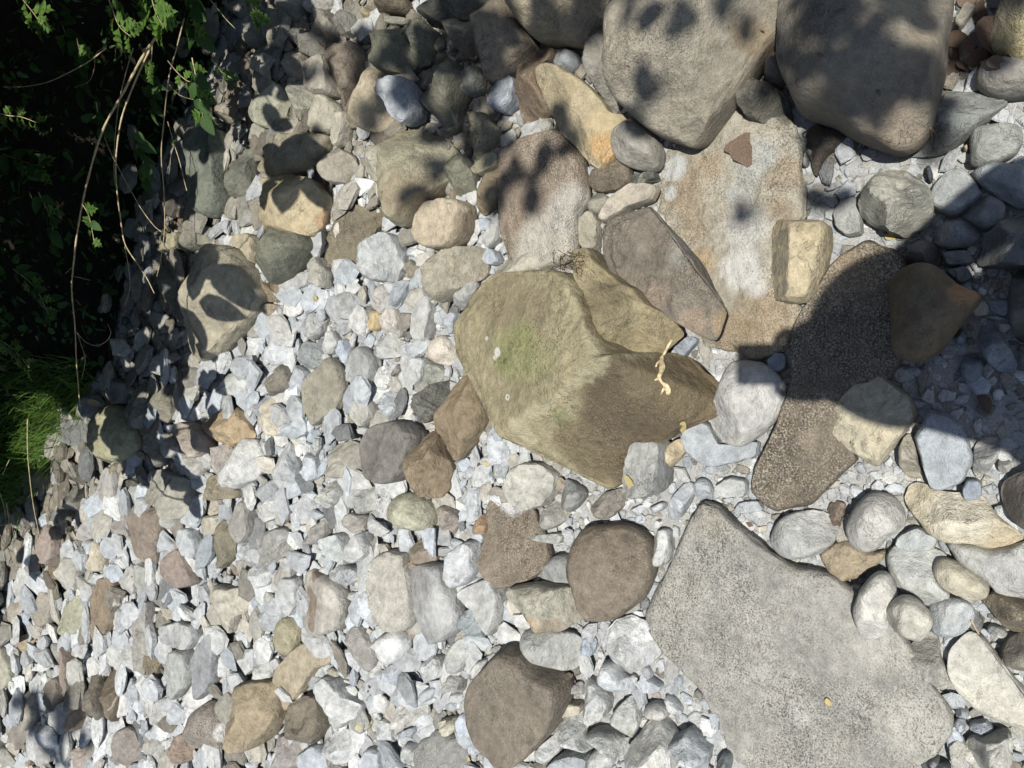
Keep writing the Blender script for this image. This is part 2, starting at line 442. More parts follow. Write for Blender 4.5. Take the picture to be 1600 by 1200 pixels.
# ------------------------------------------------------------------ the stones, one by one
# short name | label | colour in sun | height cm | build | surface | outline
STONES = r"""
the mossy boulder|big humped boulder stained green with moss and brown, white lichen dots on it|9c9068|22|m|sp.28 st0|713,520 720,490 740,460 770,435 810,428 850,425 885,428 912,435 935,455 955,490 975,530 1000,552 1040,550 1070,560 1100,590 1128,618 1115,640 1095,660 1060,672 1040,690 1010,690 994,702 988,738 965,752 940,770 915,755 880,730 850,710 820,690 800,680 785,660 775,640 755,610 735,585 718,555
the leaning dark slab|dark angular slab with a pinkish broken edge leaning on the mossy boulder|7a7061|13|m|sp.45 st.2 li10|937,355 945,345 980,330 1010,320 1040,355 1060,375 1090,410 1115,460 1125,480 1120,500 1108,528 1095,525 1060,505 1020,485 985,460 960,440 945,420 938,390
the olive wedge|olive wedge of rock squeezed between mossy boulder and leaning dark slab|96885f|14|a|sp.25 li6|915,398 930,393 940,410 955,425 985,445 1020,475 1050,500 1060,518 1035,542 1025,558 992,570 970,560 955,520 938,480 920,430
the huge speckled slab|huge flat speckled grey slab with a small yellow leaf lying on it|a09d93|4|s|sp.9 du.25|1108,785 1130,790 1150,810 1200,850 1245,885 1300,893 1350,925 1400,975 1440,1030 1474,1088 1487,1112 1488,1140 1475,1158 1450,1185 1430,1202 1150,1225 1140,1190 1128,1150 1113,1120 1100,1090 1070,1050 1040,1020 1018,990 1012,960 1025,930 1050,890 1075,840 1098,800
the tall boulder|largest grey-brown boulder at the top edge, tapering to a blunt point|948b76|21|r|sp.35 du.1 st.14|985,-60 978,60 975,110 972,152 985,172 1005,190 1030,207 1050,212 1080,222 1095,215 1110,195 1130,170 1150,140 1170,110 1195,70 1215,50 1235,10 1238,-60
the shadow-dappled boulder|big grey-brown boulder dappled with leaf shade above a dark undercut|857c6b|22|r|sp.25 du.05 st.14|1238,-50 1232,20 1231,60 1230,110 1238,135 1245,150 1252,172 1285,183 1300,187 1320,200 1345,212 1375,224 1410,233 1432,222 1450,207 1456,190 1462,170 1468,130 1475,105 1478,60 1484,20 1488,-50
the rough ochre slab|wide rough slab patched ochre and chalky white, a brown leaf on it|aaa28c|3|w|sp.7 du.35|1036,232 1068,215 1095,205 1125,180 1152,165 1172,188 1210,196 1238,212 1250,240 1257,290 1262,340 1240,360 1235,420 1238,470 1262,485 1248,515 1212,542 1182,560 1140,556 1100,545 1090,500 1070,430 1045,385 1016,330 1030,280
the long brown slab|long speckled brown slab running out of the photographer's shadow|766a57|5|s|sp.95 du.05|1300,415 1320,400 1350,385 1390,390 1415,405 1420,440 1410,480 1410,530 1410,560 1390,595 1345,600 1318,620 1300,660 1320,700 1345,718 1325,735 1300,760 1270,785 1220,800 1195,785 1175,765 1180,735 1200,700 1220,660 1228,630 1235,600 1240,550 1245,510 1260,480 1280,460 1290,440
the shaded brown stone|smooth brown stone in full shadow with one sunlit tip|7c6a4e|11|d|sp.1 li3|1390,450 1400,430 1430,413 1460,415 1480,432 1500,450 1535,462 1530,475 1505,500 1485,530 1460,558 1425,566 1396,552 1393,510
the tan block|squared tan block with one grey side|bfae84|11|m|sp.15 st.15|1208,360 1218,348 1255,350 1295,350 1297,380 1290,420 1275,460 1265,472 1240,474 1215,466 1205,450 1207,400
the beige slab|flat beige slab half in shadow, its lower corner pointed|bcb192|6|s|sp.2 st.2|1293,655 1310,630 1320,615 1345,588 1372,588 1420,618 1435,645 1422,665 1400,695 1375,727 1355,720 1328,705 1310,685
the blue-grey plate|flat blue-grey plate shaped like a shield beside the beige slab|aeb5ba|5|s|sp.35 du.2|1430,685 1440,665 1450,643 1480,648 1500,660 1512,680 1520,720 1505,750 1470,768 1455,762 1445,735
the white pear-shaped stone|smooth white pear-shaped stone near the blue-grey plate|c8c5ba|9|d|sp.15|1320,830 1330,800 1350,775 1370,767 1400,778 1415,805 1412,828 1390,835 1375,855 1355,862 1335,855
the cream bone-shaped stone|broad cream stone narrowing to a point at the right edge|d8cba8|7|r|sp.3|1415,780 1420,760 1440,755 1470,768 1505,770 1540,780 1560,808 1605,842 1570,857 1545,860 1520,847 1475,847 1455,835 1430,810
the pale oval stone|pale grey oval stone above the huge speckled slab|c6c6c0|7|d|sp.2|1205,845 1212,820 1230,802 1270,798 1295,805 1310,825 1302,850 1270,870 1230,873 1212,860
the purple cobble|smooth purple-grey cobble cut by the right picture edge|80766c|11|d|sp.1|1563,765 1580,745 1640,720 1650,840 1595,826 1570,795
the white teardrop stone|white teardrop stone overlapping the corner of huge speckled slab|d5d2c6|6|r|sp.1 li4|1332,955 1340,930 1360,900 1375,893 1392,900 1402,930 1388,960 1390,980 1370,998 1350,996 1338,978
the cream egg stone|cream egg-shaped stone resting on the white teardrop stone|cbc6b4|7|d|sp.15 li7|1384,960 1390,942 1410,930 1430,935 1455,958 1458,975 1445,995 1430,999 1405,987 1388,975
the white wedge|big white rough wedge with a grey slanting side at lower right|d5d2c2|14|m|sp.3|1480,1050 1485,1025 1512,998 1535,998 1560,1033 1585,1068 1630,1110 1640,1165 1580,1142 1540,1127 1505,1102 1485,1072
the chalky corner block|chalky block with a dark top face in the lower right corner|cac8bc|10|a|sp.25|1503,1180 1515,1160 1545,1150 1580,1148 1582,1180 1572,1202 1520,1210
the dark cobble|dark brown rounded-square cobble with fine pale specks|80725f|11|r|sp.3|897,880 900,845 915,828 940,822 970,820 1000,828 1015,845 1020,870 1020,895 1010,925 985,950 960,966 930,965 912,945 905,920 898,900
the white river stone|smooth white stone below the corner of the photographer's shadow|cbc9c0|10|d|sp.15|1110,650 1118,625 1130,600 1140,568 1170,563 1205,573 1224,600 1224,635 1210,660 1185,682 1160,697 1135,692 1116,675
the dark diamond cobble|large dark brown diamond-shaped cobble with a pale line across it|7b705f|13|m|sp.35|737,1085 745,1060 775,1030 800,1008 830,1018 850,1045 885,1060 889,1085 880,1110 865,1140 835,1170 810,1192 785,1187 765,1160 745,1120
the folded grey cobble|grey cobble with a folded orange-rimmed edge touching the dark cobble|aaa692|9|r|sp.2 st.25 li3|788,930 800,918 830,910 865,915 900,920 917,938 917,960 895,975 870,986 850,986 830,970 808,950
the grey cushion stone|cushion-shaped grey stone just below the folded grey cobble|b4b6b0|8|d|sp.2|818,1000 822,985 845,977 880,984 902,995 908,1015 905,1035 895,1049 860,1046 835,1036 822,1020
the white block|angular white block left of the huge speckled slab|dadcda|8|a|sp.15|950,985 962,970 985,965 1010,975 1020,1000 1031,1025 1010,1040 985,1051 965,1037 955,1010
the big white corner stone|large bright white rough stone at the bottom edge|deddd2|12|a|sp.1|985,1175 990,1160 1010,1130 1030,1127 1050,1150 1062,1170 1057,1197 1030,1215 1000,1207
the grey dusted slab|long grey slab whitened with dust, dark at its upper end|a6a6a4|8|m|sp.3 du.35|635,890 650,882 690,880 705,900 715,930 722,960 715,985 695,1000 680,1006 665,985 650,940
the two-tone plate|upright plate, brown down one side and chalk pale on the other|b4aea0|7|m|sp.2|473,925 475,898 490,890 500,893 520,905 540,920 545,945 540,980 510,988 485,986 475,965
the tan lump|lumpy tan stone with a hollow on top near the bottom left|a49372|13|a|sp.25|357,1115 358,1085 375,1072 400,1065 425,1068 435,1090 442,1120 430,1140 410,1160 390,1166 365,1152
the dark loaf|dark brown loaf-shaped stone beside the tan lump|7b715e|10|a|sp.35|447,1130 460,1105 480,1085 500,1088 510,1110 513,1135 500,1155 485,1164 460,1157 448,1142
the tan kite plate|flat tan kite-shaped plate above the dark loaf|aa9c80|5|s|sp.15|433,1062 440,1040 470,1010 490,1000 515,998 531,1020 525,1034 505,1037 490,1060 470,1085 456,1108 445,1092
the veined cobble|dark grey faceted cobble with a pale ridge line|7a766e|11|m|sp.1 st.15|575,710 577,685 590,665 620,657 645,662 660,680 656,705 645,730 630,750 615,752 585,742
the upper rust stone|long rust-brown stone touching the left flank of mossy boulder|93805f|9|r|sp.25|683,670 695,640 715,600 735,582 750,605 761,640 758,665 740,695 718,719 706,712 698,690
the lower rust stone|rust-brown stone leaning below the other rust-brown one|8c7a5c|10|a|sp.3|649,705 655,690 680,668 690,700 702,730 699,760 690,778 665,773 655,740
the black slate|black striped slate lump beside upper rust stone|68685f|8|a|st.9|641,640 650,625 680,600 695,594 713,600 706,620 690,645 665,661 648,656
the pale green cobble|round pale green cobble with fine wrinkles|b1af92|9|d|st.3|614,800 618,780 630,770 655,770 672,785 681,810 675,825 655,829 630,823 618,812
the dark brown prism|dark brown angular stone with a straight pale vein|7b7159|11|m|sp.35|489,400 500,375 520,335 535,320 560,318 588,325 596,345 580,370 560,400 545,421 525,420 500,412
the green-grey boulder|dark green-grey smooth boulder lying against the dark brown prism|70705e|13|r|sp.1|398,375 405,362 440,356 475,363 490,385 472,402 450,430 430,443 418,436 411,410 400,395
the orange-tan block|flat-topped orange-tan block under three leaf shadows|b8a67c|11|a|sp.2|400,358 405,310 420,285 455,273 490,280 510,310 502,358 490,371 450,362
the bluish block|bluish pale block with a cracked face|bfc2bf|9|a|sp.15 st.15|574,405 580,385 600,372 625,367 628,395 626,420 615,440 590,439 578,426
the pinkish tan cobble|pinkish tan cobble, half of it darker brown|bfae8e|9|m|sp.35|658,360 662,340 675,320 700,311 725,314 739,326 736,350 725,376 705,388 680,389 663,379
the speckled wedge|pale olive speckled wedge above the mossy boulder|a49c84|9|a|sp.6|676,425 685,400 705,391 750,387 758,405 755,425 730,450 695,473 680,461 677,440
the pink-white pebble|pink-white smooth pebble beside the mossy boulder|dccfbb|5|d||670,555 675,535 690,522 703,527 711,550 709,568 695,571 680,566
the orange pebble|small orange-tan pebble beside a pale one|d4ba82|4|d|sp.2|577,500 582,485 598,488 599,510 588,518 578,515
the green boulder|green-grey boulder with a brown lower end near the top|948d70|12|a|sp.4|614,240 625,210 655,201 685,214 706,235 701,270 681,300 660,326 640,353 625,346 616,310 611,270
the spotted tan boulder|smooth tan boulder marked by round leaf-shadow spots|b0a180|10|r|sp.15|540,170 555,140 580,108 610,116 622,132 605,155 617,188 590,206 565,201 545,187
the blue-grey shield|blue-grey shield-shaped stone leaning on the spotted tan boulder|a2a8ad|7|s|sp.15 li4|600,150 610,130 645,124 655,165 650,187 635,197 625,190 617,170
the dark green boulder|dark green pointed boulder shaded by leaves near the top edge|74745f|12|a|sp.15|585,82 595,45 605,31 622,45 641,70 651,100 635,116 615,118 595,109
the tan-brown boulder|broad tan-brown boulder with chipped rim next to the top edge|8e8068|14|r|sp.25|744,60 750,20 765,0 780,-20 800,0 815,25 838,75 825,90 800,108 775,127 760,123 745,105
the layered boulder|layered yellow-grey boulder cut by the top edge|9b8e70|18|r|sp.25 st.35|800,-40 806,8 813,22 822,40 832,55 845,66 870,61 900,63 930,65 960,61 978,50 982,10 982,-40
the brown leaf-shaped stone|smooth brown stone shaped like a leaf|7e6a52|8|r|sp.3 st.1|820,95 845,82 872,80 870,95 852,112 852,128 860,152 866,172 845,186 822,198 812,180 805,160 811,130 815,110
the yellow spur|long yellow-stained stone ending in an orange tip|b0a078|9|m|sp.45|850,120 865,108 885,111 905,122 935,146 947,165 955,180 985,180 992,190 980,202 967,222 960,248 940,266 925,256 905,231 888,215 875,190 862,165 852,140
the grey stepped stone|grey stone wedged between the yellow spur and the tall boulder|8d887a|9|a|sp.35|927,95 930,75 955,61 980,60 978,110 973,150 952,182 940,167 943,155 931,130
the grey button stone|rounded grey stone under the tip of the tall boulder|a39e90|9|d|sp.15|961,225 968,205 990,191 1010,194 1027,215 1037,240 1028,266 1005,266 975,259 962,243
the two-colour slab|large slab, brown above and chalky white below|8f7e68|7|m|sp.75|783,240 790,235 815,225 850,214 880,204 905,235 915,255 918,290 920,310 905,340 900,400 870,412 820,425 795,402 785,360 784,300
the knobbly stone|knobbly pale stone with a pitted top beside small gravel|aaa795|12|a|sp.25|1346,335 1345,320 1352,300 1375,278 1400,270 1425,275 1445,290 1456,305 1459,340 1440,356 1415,368 1390,363 1365,351
the striped grey ledge|pale grey ledge sticking out below the shadow-dappled boulder|878a84|8|r|sp.1 st.2|1455,140 1520,138 1560,153 1577,160 1545,186 1510,216 1480,236 1440,241 1412,236 1440,205
the tan corner boulder|yellow-tan boulder in the top right corner beside dead leaves|aca082|12|r|sp.1 du.2|1568,0 1575,-50 1660,-50 1660,85 1600,93 1580,86 1555,78 1545,60 1555,30
the leaf-shaded boulder|large tan boulder patterned with long leaf shadows|aaa084|17|a|sp.2|284,500 280,450 290,400 330,383 370,388 400,428 406,460 385,497 350,542 320,562 290,562
the striped boulder|yellow-green boulder banded with curved shadows beside grass|a5a078|9|d|sp.1|150,670 155,645 180,628 205,648 220,690 205,716 180,723 160,712 150,690
the brown tongue stone|brown-purple tongue-shaped slab standing in pale gravel|8a7b6c|7|r|sp.3|204,800 210,790 235,787 258,800 256,840 246,880 235,889 222,871 210,840
the tan angular stone|tan angular stone with one dark side|b69c72|8|a|sp.3|323,660 340,645 365,633 382,645 394,682 375,692 350,699 330,681
the white slab|large pale slab speckled grey below the tan angular stone|cbcbc6|8|r|sp.25|357,740 365,700 380,685 400,688 413,720 402,750 375,763 360,759
the speckled brown shelf|speckled brown shelf of rock under the white slab|968a70|6|a|sp.6|316,770 330,745 355,739 377,765 377,776 345,781 320,779
the tall brown slab|tall narrow brown slab in the stones at lower left|8c7a62|5|s|sp.2|152,1000 151,920 160,905 180,899 189,920 187,960 179,987 165,1003
the grey blade|grey blade-shaped slate standing on its edge|929496|6|s|sp.1|311,1030 322,1000 340,984 348,1000 344,1060 330,1080 315,1093 312,1060
the frosted cobble|dark cobble frosted with white on one side|8c8276|9|d|sp.8|294,1150 298,1125 312,1105 330,1094 350,1100 358,1130 356,1166 340,1176 315,1167
the brown ringed cobble|small brown ringed cobble beside the frosted cobble|94806e|6|d|st.35|266,1170 275,1150 292,1142 311,1165 314,1177 295,1191 275,1191
the split dark stone|dark split stone with a black crack in pale rubble|70685a|8|a|st.3|142,1110 141,1055 155,1053 165,1078 172,1110 165,1121 148,1126
the pale tan heap stone|wide pale tan broken stone in the dense rubble|bab3a0|6|a|sp.2|318,930 345,913 370,918 401,925 396,947 375,962 371,986 350,987 334,960
the grey-tan edge slab|smooth grey-tan slab cut by the left picture edge|a3a08b|6|s||-15,1075 -10,1010 15,1008 28,1040 26,1062 5,1084 -10,1084
the pale plank stone|pale grey plank-shaped block against the mossy boulder|a6a69f|10|s|sp.1 st.1 li2|984,768 990,720 996,688 1042,686 1044,722 1039,764 1020,775 1000,774
the tan finger pebble|smooth tan finger-shaped pebble on blue-grey rubble|cab58a|5|d|li2|1032,720 1040,700 1060,685 1073,687 1073,702 1056,726 1042,731
the blue-grey ledge|flat blue-grey ledge under the white river stone|adb4b8|5|s|sp.2|1068,678 1078,660 1110,660 1125,690 1160,698 1187,688 1184,712 1150,722 1110,730 1085,716 1072,702
the layered pale slab|pale layered slab below the mossy boulder|b6b4a6|6|s|sp.15 st.35|794,760 800,735 825,721 850,725 871,740 871,766 855,789 830,796 808,790
the white-capped rock|rough brown rock capped with a bright white patch|827460|5|a|sp.6|754,880 757,830 762,790 775,768 800,758 826,782 848,820 862,856 858,888 820,911 800,916 770,906
the chalk slab|large chalky slab between the two-tone plate and the grey dusted slab|bcb7a8|7|s|sp.45 du.3|585,905 590,870 615,860 640,868 650,900 655,940 656,965 635,986 605,976 590,940
the smooth tan plate|thin smooth tan plate with slanted end above the veined cobble|96907c|5|s|sp.15|480,625 480,600 500,578 520,558 536,575 541,610 531,640 495,664 488,645
||9b9b8e|6|d||1517,240 1515,210 1525,200 1575,194 1598,200 1596,235 1570,253 1540,261 1516,262
||a5a9a5|6|r||1517,270 1560,255 1605,262 1640,300 1605,332 1560,312 1530,290
||a4a69f|5|s|sp.2|1455,300 1480,270 1505,265 1530,295 1535,310 1510,326 1490,341 1460,326 1451,312
||a9a99f|4|s|sp.3|1305,335 1315,315 1340,309 1347,340 1349,365 1325,371 1308,356
||544a40|4|a|sp.2|1252,205 1280,196 1305,205 1327,212 1318,225 1290,246 1275,276 1269,250 1258,220
||857c6c|8|d||1197,100 1215,90 1229,85 1229,120 1215,138 1199,136
||706b5c|9|a|sp.2|1154,145 1175,124 1195,137 1225,145 1236,180 1215,196 1190,193 1170,186 1159,170
||a29a8a|8|d|sp.1|1523,125 1535,104 1560,94 1600,102 1650,108 1650,148 1590,150 1560,154 1535,146
||6a6a5e|5|s||1558,85 1575,76 1600,92 1604,104 1583,104
||a89f8a|4|s||1490,42 1510,8 1526,18 1502,52
||4f5558|3|d||1445,262 1453,258 1459,275 1455,288 1449,280
||c8ad84|2|d||1503,232 1512,225 1516,234 1510,241
||969894|3|d||1244,235 1252,215 1264,217 1259,236 1248,241
||a5a29a|3|d||1258,240 1270,228 1275,240 1268,247
||8f918e|3|d||1254,262 1258,243 1264,246 1264,262
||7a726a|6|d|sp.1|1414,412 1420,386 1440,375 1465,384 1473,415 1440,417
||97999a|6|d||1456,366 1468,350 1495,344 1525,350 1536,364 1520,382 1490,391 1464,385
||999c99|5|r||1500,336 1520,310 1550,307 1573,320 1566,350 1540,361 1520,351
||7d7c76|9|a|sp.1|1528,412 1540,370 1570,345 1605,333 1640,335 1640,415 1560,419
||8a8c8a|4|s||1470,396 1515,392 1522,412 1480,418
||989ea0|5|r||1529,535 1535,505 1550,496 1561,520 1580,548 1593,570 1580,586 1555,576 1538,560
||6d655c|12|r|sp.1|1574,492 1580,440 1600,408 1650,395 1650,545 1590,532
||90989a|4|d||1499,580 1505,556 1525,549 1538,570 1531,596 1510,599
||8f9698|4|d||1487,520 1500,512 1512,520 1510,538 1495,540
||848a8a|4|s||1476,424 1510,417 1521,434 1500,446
||8d979c|4|s||1202,562 1215,550 1231,554 1231,576 1215,583 1205,580
||b4aa92|5|r||1404,700 1415,680 1429,679 1431,700 1436,730 1446,746 1420,749 1406,731
||b9b6ac|5|r|sp.2|1521,700 1535,684 1560,684 1563,705 1546,736 1528,749 1520,736
||beb9af|3|d||1558,727 1563,716 1576,716 1582,728 1575,739 1562,738
||96a0aa|4|s||1503,765 1510,748 1532,749 1534,770 1525,781 1507,779
||af9b78|4|w|sp.6|1278,866 1320,843 1355,862 1386,860 1371,881 1340,901 1310,911 1294,891
||b9bcb6|4|s|sp.2|1398,850 1405,835 1432,821 1466,838 1461,856 1420,861
||8c7864|3|a||1292,800 1300,782 1321,787 1319,806 1300,816
||bebeb4|6|r|sp.25|1390,890 1385,865 1405,849 1470,859 1481,870 1461,890 1470,915 1486,930 1460,949 1430,936 1400,921
||d0c4a4|6|d|sp.1 li2|1456,890 1470,869 1500,879 1530,899 1546,915 1543,931 1525,939 1500,931 1470,916
||bebcb2|6|r|sp.3|1477,845 1520,850 1560,860 1605,844 1650,836 1650,945 1590,931 1560,926 1545,910 1500,881
||b9bcb9|6|d|sp.2|1447,945 1470,930 1500,934 1520,945 1523,970 1500,991 1470,994 1454,986
||afaa9b|6|a|sp.4 du.3|1419,1010 1430,1000 1455,989 1466,1000 1471,1030 1486,1070 1470,1081 1448,1071 1435,1051
||bdb8a8|4|s||1481,1160 1500,1149 1511,1160 1506,1190 1490,1197
||b4bac2|4|a||1514,1130 1540,1124 1554,1140 1540,1151 1520,1151
||b6bac0|3|d||1489,1128 1497,1119 1508,1122 1510,1136 1500,1143 1491,1138
||b8bec4|3|r||1484,1100 1510,1104 1516,1118 1500,1121
||82735a|8|a|sp.6|1529,935 1550,921 1590,934 1640,945 1640,995 1580,987 1555,961
||a89e8a|7|r||1564,1015 1585,989 1640,980 1640,1042 1590,1046 1570,1036
||c5c5bc|4|d||1538,986 1550,974 1576,985 1570,996
||bebeb8|4|d||1379,995 1390,982 1412,991 1419,1005 1400,1006
||a0a5a5|3|s||1317,915 1345,911 1351,920 1335,943
||606468|5|d||1435,1205 1450,1190 1475,1186 1490,1200 1470,1215
||8c8f8c|4|d||1448,1185 1458,1178 1470,1184 1466,1194 1452,1194
||96968f|5|r|sp.1|877,770 882,748 900,754 919,770 905,791 892,801 880,790
||aaa598|5|r||847,820 850,800 865,779 886,790 889,806 875,821 855,829
||968c7d|5|a||927,790 945,770 970,764 979,785 960,806 940,809
||aaaaa0|4|s|st.3|832,834 885,832 881,849 839,843
||9b9b96|5|r||844,895 870,864 895,869 899,895 911,921 880,916 855,911
||cdcdc3|6|r|sp.1|1016,850 1030,827 1046,827 1051,850 1045,881 1021,886
||c3c6c6|5|r||1044,810 1050,780 1070,754 1083,754 1086,770 1070,801 1060,811
||bec3c3|4|d||1084,760 1095,744 1113,755 1114,780 1100,786 1087,776
||b0b4b4|3|s||1149,800 1155,784 1186,781 1195,796 1170,801
||c8c8c0|4|s||1119,760 1140,744 1171,750 1166,776 1129,776
||c4c6c4|3|r||978,806 990,793 1008,787 1013,793 998,805 985,811
||c6c8c8|3|r||1009,797 1035,783 1043,787 1038,797 1015,804
||98a0a8|3|s||1052,540 1080,525 1094,531 1068,561
||dcdedc|7|r||942,1046 950,1030 965,1034 975,1054 993,1059 991,1081 980,1089 960,1081 945,1066
||d8d8d0|7|a||910,1070 920,1059 940,1074 953,1095 951,1115 932,1126 917,1111 911,1091
||d3d3c8|6|a||957,1120 970,1099 985,1089 996,1105 999,1130 990,1151 974,1141
||b9bcbc|9|a||1054,1151 1075,1139 1095,1158 1110,1175 1102,1204 1080,1197 1070,1176
||c5c0b5|5|d||1007,1110 1015,1096 1035,1097 1049,1112 1041,1123 1020,1121
||cacac0|8|r||914,1150 930,1137 960,1144 986,1164 986,1187 960,1171 930,1163
||d4d4ca|8|a||864,1140 880,1124 905,1111 926,1125 911,1145 926,1166 905,1173 885,1161
||c6c6c1|6|r||831,1186 845,1164 870,1144 883,1155 876,1176 850,1197 838,1200
||9ea2a2|7|s||859,1202 875,1177 905,1172 921,1180 919,1210
||cdcbc3|5|d||919,1190 930,1169 950,1164 963,1180 956,1202 925,1210
||b5c0ca|4|d||909,1010 914,996 922,993 931,1003 929,1020 920,1028 912,1022
||c8ccce|4|s||997,1065 1010,1052 1036,1070 1031,1079 1005,1077
||bab4aa|4|r||891,1070 910,1064 913,1086 897,1090
||c6baa0|4|s||879,1116 890,1094 913,1099 911,1112
||868c8c|5|d||1122,1190 1130,1174 1143,1180 1142,1207 1124,1210
||d0d2d0|4|r||1000,1036 1012,1042 1020,1056 1012,1066 1002,1052
||d2d2cc|4|r||1040,1084 1056,1092 1068,1112 1060,1118 1044,1104
||c8c6bd|6|s|sp.1|719,925 735,914 770,901 786,920 791,950 775,991 765,981 755,956
||a3acac|6|a||723,975 730,954 742,949 756,958 761,976 755,996 742,1003 727,993
||bebeb5|5|d|sp.15|698,1030 705,1009 725,994 739,1004 736,1026 720,1051 704,1053
||b2a882|6|d||430,995 440,964 455,961 471,970 469,1000 455,1023 445,1021 434,1006
||dddcd4|7|a||499,1070 515,1054 530,1064 545,1084 566,1100 566,1116 545,1126 535,1136 520,1126 509,1101
||dddcd4|8|d|sp.1|579,1020 590,999 615,982 636,989 641,1010 626,1031 600,1041 587,1036
||a59c92|6|r||426,1170 432,1149 450,1146 469,1165 473,1186 460,1202 435,1202
||dadad5|6|a||514,1166 525,1144 545,1139 563,1160 556,1181 535,1193
||c0c6ca|5|s||471,1176 500,1159 521,1175 526,1202 480,1210
||94928a|4|w|sp.7 du.3|654,1171 665,1149 690,1139 720,1149 736,1170 732,1204 660,1210
||cdc4a6|5|d||680,1138 690,1124 712,1119 718,1135 708,1146 690,1146
||d2c490|4|d||560,1130 565,1119 576,1119 581,1130 576,1141 565,1141
||d3cdc0|5|r||621,1131 627,1099 645,1094 661,1115 656,1130 635,1136
||c6cfd6|4|s||719,1120 728,1111 739,1125 743,1146 725,1151
||bcbebe|4|d||656,1091 665,1074 686,1069 684,1086 670,1096
||a6acb0|4|s||621,1146 655,1129 656,1143 625,1151
||c6ccd0|5|r||600,1056 610,1039 628,1034 631,1056 622,1076 607,1071
||a29c92|4|w|sp.6|544,985 560,974 576,990 591,1035 580,1051 560,1031
||c2c5c5|5|r||402,960 420,949 441,962 431,986 410,979
||bcbcb6|6|s||444,945 450,899 471,904 473,940 460,961
||cac9c1|4|d||566,970 575,949 590,947 595,970 585,983
||cec9c1|4|d||562,930 570,912 583,917 584,938 570,943
||aca592|6|a|sp.2|519,715 530,694 555,689 571,700 578,725 560,746 530,746 519,736
||8a806e|6|a|sp.4|412,606 415,584 430,568 455,573 461,605 440,613 420,619
||d0c3a6|5|r||412,661 420,624 435,619 443,650 441,681 425,679
||bec3c3|5|r||449,666 455,651 480,649 483,675 465,686 451,681
||d9d7cd|6|a||404,795 420,774 435,764 443,780 436,806 415,816
||cbcbc6|6|a||434,741 440,699 455,689 469,740 461,766 445,771
||b8b7ab|6|a|st.7|494,776 515,759 525,747 541,765 536,786 520,793 499,786
||a29e92|7|a||404,871 425,829 445,824 456,850 451,871 430,881 409,881
||c6c9c3|6|s||509,840 540,831 549,870 545,881 525,871 511,851
||cac9c1|6|s||549,871 555,844 570,829 581,850 584,866 560,879
||a8a297|5|r||481,851 490,829 505,811 516,830 506,846
||a8967d|6|a|sp.2|639,881 650,844 665,839 681,855 681,881 665,883
||d1d1ce|7|s|sp.2|711,901 711,859 735,844 749,850 751,890 741,906 720,916
||dfdcd5|5|a||587,801 590,779 605,774 613,795 606,811
||aa9c8c|5|r|sp.15|685,800 695,789 710,794 718,810 706,836 694,841 687,820
||ae8e66|4|d||744,822 752,804 763,804 766,820 763,833 747,833
||aaa89f|5|d|st.15|707,476 715,454 735,437 749,439 746,463 725,483 711,486
||bcb6ac|5|d||585,470 595,447 605,443 613,455 609,480 598,491 586,483
||d0c6b6|5|r||600,500 608,484 625,482 634,500 633,523 615,529 601,521
||aea896|6|a|sp.2|474,425 483,401 505,404 516,430 511,451 485,441
||b6b6af|6|a|sp.3|522,491 535,449 545,447 571,480 561,496 535,499
||d0cec4|5|d||507,545 510,521 522,517 529,535 523,553 511,553
||bcc4cc|5|a||524,555 530,534 545,529 551,550 546,571 530,566
||acaca5|5|s|sp.1|549,571 555,549 575,542 591,560 591,581 580,606 560,601 549,591
||c6c4ba|5|r||582,535 620,514 633,540 626,559 595,561
||857659|4|r||427,456 430,439 450,444 454,462 440,471
||9e8e71|5|r||404,491 410,471 435,477 436,493 415,496
||cfcfc5|5|r||424,531 430,514 450,517 458,540 450,551 434,546
||a6acae|5|s||612,475 625,439 646,439 641,461 625,481
||a29880|4|a||627,431 640,404 656,420 651,436
||c6c4bc|5|s||649,521 655,479 675,459 681,490 673,536 655,531
||b6bcc0|4|s||759,406 765,387 780,394 786,410 770,416
||b0b0a6|4|s||759,381 775,349 786,330 786,371 768,389
||bfb69e|5|r|sp.3|770,426 785,404 830,391 856,392 866,420 835,429 790,441 772,441
||b6b5ab|4|r|sp.4|854,366 868,341 895,339 904,370 901,396 875,406 861,396
||a49b84|4|s||899,350 930,330 939,350 936,391 915,389 904,376
||b8ab94|4|s|li1|939,341 960,309 985,289 1010,286 1031,295 1020,316 985,326 950,349
||746652|5|r|sp.3|921,286 928,269 950,254 965,249 985,261 993,285 975,296 945,301 929,298
||5c6056|4|s|st.2|991,276 1025,267 1031,282 994,291
||96917c|4|r||917,301 935,297 956,312 943,336 928,336 919,320
||8c9191|5|d||867,97 873,83 888,78 903,84 909,98 902,111 888,116 873,110
||b6b6ae|4|s||819,206 825,196 850,189 853,215 828,223
||a8a394|7|r||482,12 490,-5 525,-15 521,10 505,21 490,23
||948f7e|5|s||417,20 435,17 441,40 430,69 420,61
||8a8270|7|r||486,46 500,21 520,19 531,45 526,69 510,76 491,61
||807b6e|7|d||527,41 535,21 555,24 561,45 545,59 532,53
||807b6c|6|r||469,73 480,49 495,59 506,80 490,91 474,86
||a69d88|8|s|sp.3|489,106 505,96 520,90 529,150 505,153 491,146
||80715d|9|a|sp.2|520,76 555,64 576,100 566,125 550,142 535,166 529,150
||948c78|6|r||446,91 455,79 475,84 484,105 470,126 451,121
||a29e82|7|a||402,161 412,129 430,126 451,150 441,191 425,203 407,196
||9e9984|7|a||454,141 470,124 490,127 491,160 470,191 450,196 447,180
||bab298|5|s||491,211 495,174 510,147 531,165 534,175 526,206 510,211
||b6ae96|5|s||524,216 535,179 545,177 549,200 540,226 529,231
